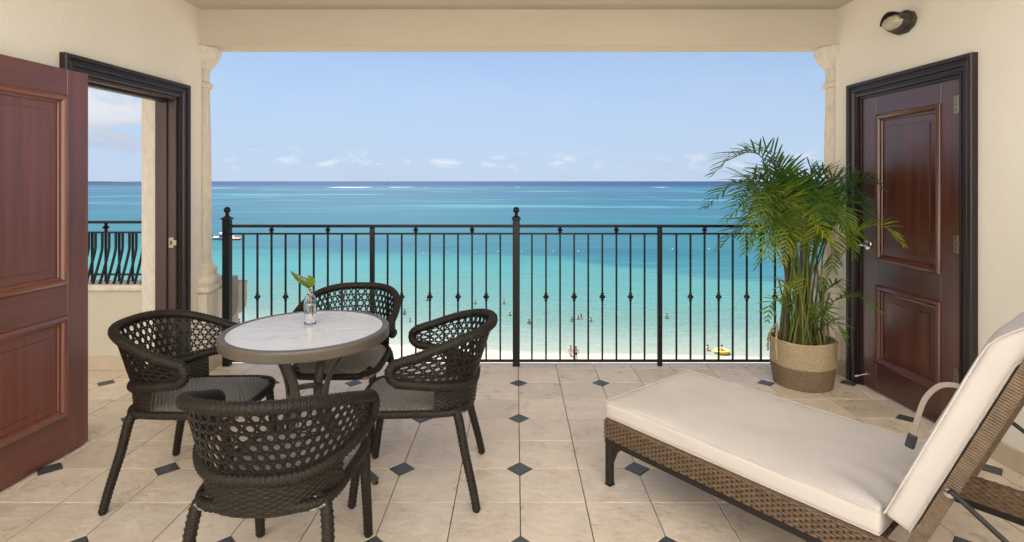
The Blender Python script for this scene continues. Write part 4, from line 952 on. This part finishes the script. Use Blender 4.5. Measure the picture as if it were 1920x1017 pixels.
mb.loft(rings); tag(mb.build('hills_far_island', ISLAND, None, 180), 'low dark strip of land on the horizon beyond the open doorway', kind='structure')

# ------------------------------------------------------------------ boats and buoys
def at_sea(px, py): return at(px, py, F * 18.0 / (py - 340))
def hull(mb, L_, B_, D_, zf=0, M=None):
    rings = []
    for k in range(9):
        t = k / 8; wd = B_ / 2 * (1 if t < .55 else math.sqrt(max(.0008, 1 - ((t - .55) / .45)**2))); sh = D_ * (1 + .35 * t * t)
        rings.append([Vector((lerp(-L_/2, L_/2, t), s * wd * q, zf + z * sh)) for s, q, z in ((-1, 1, 1), (-1, .93, .35), (-1, .6, -.2), (1, .6, -.2), (1, .93, .35), (1, 1, 1))])
    mb.loft(rings)
p = at_sea(420, 449)
bo = empty('motor_boat', (p.x, p.y, SEA), R(4)); tag(bo, 'white motor boat with windscreen moored in the lagoon left of the corner post', 'boat')
mb = MB(); hull(mb, 6.4, 2.2, .75); mb.build('hull', WHITE, bo, 40)
mb = MB(); rings = [[Vector((x, s * wd, z)) for s, z in ((-1, .7), (-1, .7 + h_), (1, .7 + h_), (1, .7))] for x, wd, h_ in ((-1.2, .8, .75), (.6, .8, .8), (1.2, .7, .15))]; mb.loft(rings); mb.build('cabin', WHITE, bo)
mb = MB(); rings = [[Vector((x, s * wd, z)) for s, z in ((-1, .95), (-1, .9 + h_), (1, .9 + h_), (1, .95))] for x, wd, h_ in ((-.9, .83, .5), (.5, .83, .5))]; mb.loft(rings); mb.build('window', mat('boat_window', (.03, .05, .07), .1, .5), bo)
mb = MB(); mb.box((-1.3, -.95, 1.95), (.7, .95, 2.02), .02); [mb.box((x - .03, y - .03, .7), (x + .03, y + .03, 1.95)) for x in (-1.2, .6) for y in (-.85, .85)]; mb.build('sun_top', WHITE, bo)
mb = MB(); mb.box((-3.55, -.25, .3), (-3.15, .25, 1.2), .06); mb.build('outboard_engine', DARKMETAL, bo)
p = at_sea(397, 449); o = MB(); hull(o, 4.6, 1.5, .45); pl = o.build('tender_boat', WHITE, None, 40); pl.location = (p.x, p.y, SEA); tag(pl, 'long low white boat tied behind the motor boat beside the stone column', 'boat')
mb = MB(); mb.box((-1.2, -.55, .42), (.6, .55, .5), .02); mb.build('seat', WHITE, pl)
p = at_sea(440, 450); o = MB(); 
rg = [[Vector((x, y_ + .32 * math.cos(a), .22 + .32 * math.sin(a))) for a in [2*math.pi*j/10 for j in range(10)]] for y_ in (0,) for x in (-1.9, -1.7, 1.4, 1.9)]
for y_ in (-.6, .6): o.tube([(-2, y_, .25), (-1.8, y_, .25), (1.3, y_, .25), (1.9, y_ * .6, .4)], lambda u: .33 if u < .9 else .2, 12)
o.box((-1.7, -.5, .2), (1.2, .5, .34), .04); fl_ = o.build('inflatable_boat', ORANGE, None, 50); fl_.location = (p.x, p.y, SEA); tag(fl_, 'small orange inflatable boat beside the white motor boat', 'boat')
mb = MB(); mb.box((-.4, -.45, .35), (.1, .45, .62), .05); mb.build('seat', WHITE, fl_)
p = at_sea(724, 346.2); sh = empty('ship', (p.x, p.y, SEA), R(20)); tag(sh, 'tiny white ship on the horizon above the middle of the railing', 'ship')
mb = MB(); hull(mb, 24, 6, 3.5); mb.build('hull', WHITE, sh, 40)
mb = MB(); mb.box((-8, -2.2, 3.4), (5, 2.2, 7), .2); mb.box((-5, -1.8, 7.01), (3, 1.8, 10), .2); mb.build('cabin', WHITE, sh)
mb = MB(); mb.tube([(-1, 0, 10), (-1, 0, 15)], .25, 6); mb.build('mast', WHITE, sh)
mb = MB(); mb.lathe([(0, -.25), (.2, -.18), (.28, 0), (.2, .2), (.05, .3), (.04, .42), (0, .43)], n=12); b0 = mb.build('buoy', WHITE, None, 60)
for i, (px, py) in enumerate([(795, 477), (840, 476), (892, 475), (935, 474), (979, 473), (1038, 473), (1085, 473), (1262, 469), (1330, 468)]):
    o = b0 if i == 0 else b0.copy()
    if i: col.objects.link(o)
    p = at_sea(px, py); o.location = (p.x, p.y, SEA + .05); tag(o, 'small white buoy, %s from the left in the line across the lagoon' % 'first second third fourth fifth sixth seventh eighth ninth'.split()[i], 'buoy', 'line of white buoys')

# ------------------------------------------------------------------ bathers
def skin_mesh(name, verts, edges, radii, m, parent, loc=None):
    me = bpy.data.meshes.new(name); me.from_pydata(verts, edges, []); o = bpy.data.objects.new(name, me); col.objects.link(o)
    sk = o.modifiers.new('k', 'SKIN'); sk.use_smooth_shade = True; ss_ = o.modifiers.new('s', 'SUBSURF'); ss_.levels = 1; ss_.render_levels = 1
    for d, r in zip(me.skin_vertices[0].data, radii): d.radius = (r, r) if not isinstance(r, tuple) else r
    me.skin_vertices[0].data[0].use_root = True
    from_mods(o); o.data.materials.clear(); o.data.materials.append(m)
    for p_ in o.data.polygons: p_.use_smooth = True
    o.parent = parent; return o
def person(px, py, pose, lab, rz=0, skin=0, suit=0, dz=0.0, grp='bathers in the lagoon', scale=1.0, ring=None):
    p = at_sea(px, py); scale *= .88; root = empty('person', (p.x, p.y, SEA + dz * scale), R(rz)); tag(root, lab, 'person', grp); root.scale = (scale,) * 3
    arms = {'stand': ((.27, .03, 1.12), (.25, .16, .92)), 'spread': ((.40, .05, 1.28), (.60, .12, 1.22)), 'hip': ((.34, -.05, 1.15), (.20, .04, .98)), 'swim': ((.36, .16, 1.30), (.42, .40, 1.28)), 'sit': ((.36, .02, 1.2), (.50, .14, 1.1))}[pose]
    a2 = {'hip': ((-.30, .06, 1.14), (-.22, .20, .95))}.get(pose, tuple((-x, y, z) for x, y, z in arms))
    V = [(0, 0, .95), (0, .01, 1.12), (0, 0, 1.30), (0, 0, 1.43), (0, .01, 1.50), (0, .02, 1.60), (0, .015, 1.68),
         (.17, 0, 1.39), arms[0], arms[1], (-.17, 0, 1.39), a2[0], a2[1], (.09, 0, .88), (.10, .02, .50), (.11, -.02, .08), (.11, .12, .03), (-.09, 0, .88), (-.10, .02, .50), (-.11, -.02, .08), (-.11, .12, .03)]
    if pose == 'sit': V[14], V[15], V[16], V[18], V[19], V[20] = (.13, .45, .98), (.14, .80, .90), (.14, .92, .92), (-.13, .45, .98), (-.14, .80, .90), (-.14, .92, .92)
    Ed = [(0, 1), (1, 2), (2, 3), (3, 4), (4, 5), (5, 6), (3, 7), (7, 8), (8, 9), (3, 10), (10, 11), (11, 12), (0, 13), (13, 14), (14, 15), (15, 16), (0, 17), (17, 18), (18, 19), (19, 20)]
    Rd = [(.15, .11), (.13, .10), (.16, .11), .09, .06, .095, .07, .065, .048, .035, .065, .048, .035, .085, .062, .042, .035, .085, .062, .042, .035]
    skin_mesh('body', V, Ed, Rd, SKIN[skin], root)
    mb = MB(); mb.lathe([(.05, 1.545), (.10, 1.575), (.112, 1.63), (.105, 1.68), (.075, 1.725), (0, 1.74)], (0, -.018, 0), 14); mb.build('hair', HAIR, root, 60)
    mb = MB(); mb.lathe([(.12, .80), (.172, .86), (.172, .96), (.150, 1.02), (.145, 1.02)], (0, .0, 0), 14, sy=.78); mb.build('swimwear', SUIT[suit], root, 60)
    return root
PE = [(758.5, 589, 'stand', 'fair bather standing waist deep right of the back chair and beside the bar', 20, 0, 2, -.95),
      (769, 603, 'swim', 'bather floating low in the water right of the back chair', 70, 0, 0, -1.22), (789, 618, 'swim', 'pale bather in shallow water above the right chair, halfway to the beach', 10, 0, 1, -1.15),
      (790, 643, 'stand', 'bather in grey wading near the sand just above the right chair', -30, 1, 1, -.75), (801, 564, 'swim', 'bather half hidden behind a knuckled bar above the right chair', 40, 0, 0, -1.1),
      (891, 570, 'swim', 'bather beyond the right chair with only head and shoulders out', 0, 0, 0, -1.15), (945, 570, 'swim', 'bather left of the middle post, farther out', 15, 0, 0, -1.15), (956, 592, 'spread', 'bather with arms spread just left of the middle post', 5, 0, 2, -1.2),
      (992, 607, 'stand', 'dark haired bather just right of the middle post', 160, 1, 0, -1.05), (1072.6, 603, 'stand', 'fair bather at the left edge of the group of four', 180, 0, 1, -1.0), (1084, 599, 'spread', 'bather second from left in the group of four', 150, 0, 1, -1.12),
      (1089.5, 597, 'swim', 'bather farthest out in the group of four', 140, 1, 0, -1.05), (1108, 603, 'spread', 'bather at the right edge of the group of four', 200, 0, 2, -1.12), (1250, 597, 'stand', 'lone bather standing waist deep just right of the plain post', 190, 0, 0, -.98),
      (1327, 657, 'spread', 'fair bather sitting low in the shallows left of the yellow float', 30, 0, 0, -1.05), (1070, 667, 'stand', 'slim bather wading knee deep at the beach edge', 170, 0, 1, -.55),
      (1080, 674, 'hip', 'bather in black standing at the water edge near the wading one', 185, 1, 0, -.25), (449, 606, 'swim', 'pale bather low in the water beside the left corner post', 0, 0, 1, -1.1)]
for a in PE: person(*a)
p = at_sea(1353, 662); fr_ = MB(); rg = [Vector((.62 * math.cos(2*math.pi*j/28), .62 * math.sin(2*math.pi*j/28), .10)) for j in range(29)]; fr_.tube(rg, .21, 12, False)
o = fr_.build('swim_ring', YELLOW, None, 60); o.location = (p.x, p.y, SEA + .05); tag(o, 'yellow inflatable ring floating near the beach edge', 'float')
mb = MB()
for k in range(10):
    a = 2 * math.pi * k / 10; mb.lathe([(0, .305), (.04, .304), (0, .32)], (.62 * math.cos(a), .62 * math.sin(a), 0), 8)
mb.build('stud', WHITE, o)
person(1353, 662, 'sit', 'dark haired bather sitting in the yellow ring near the beach', 60, 1, 0, -.72, 'bathers in the lagoon')
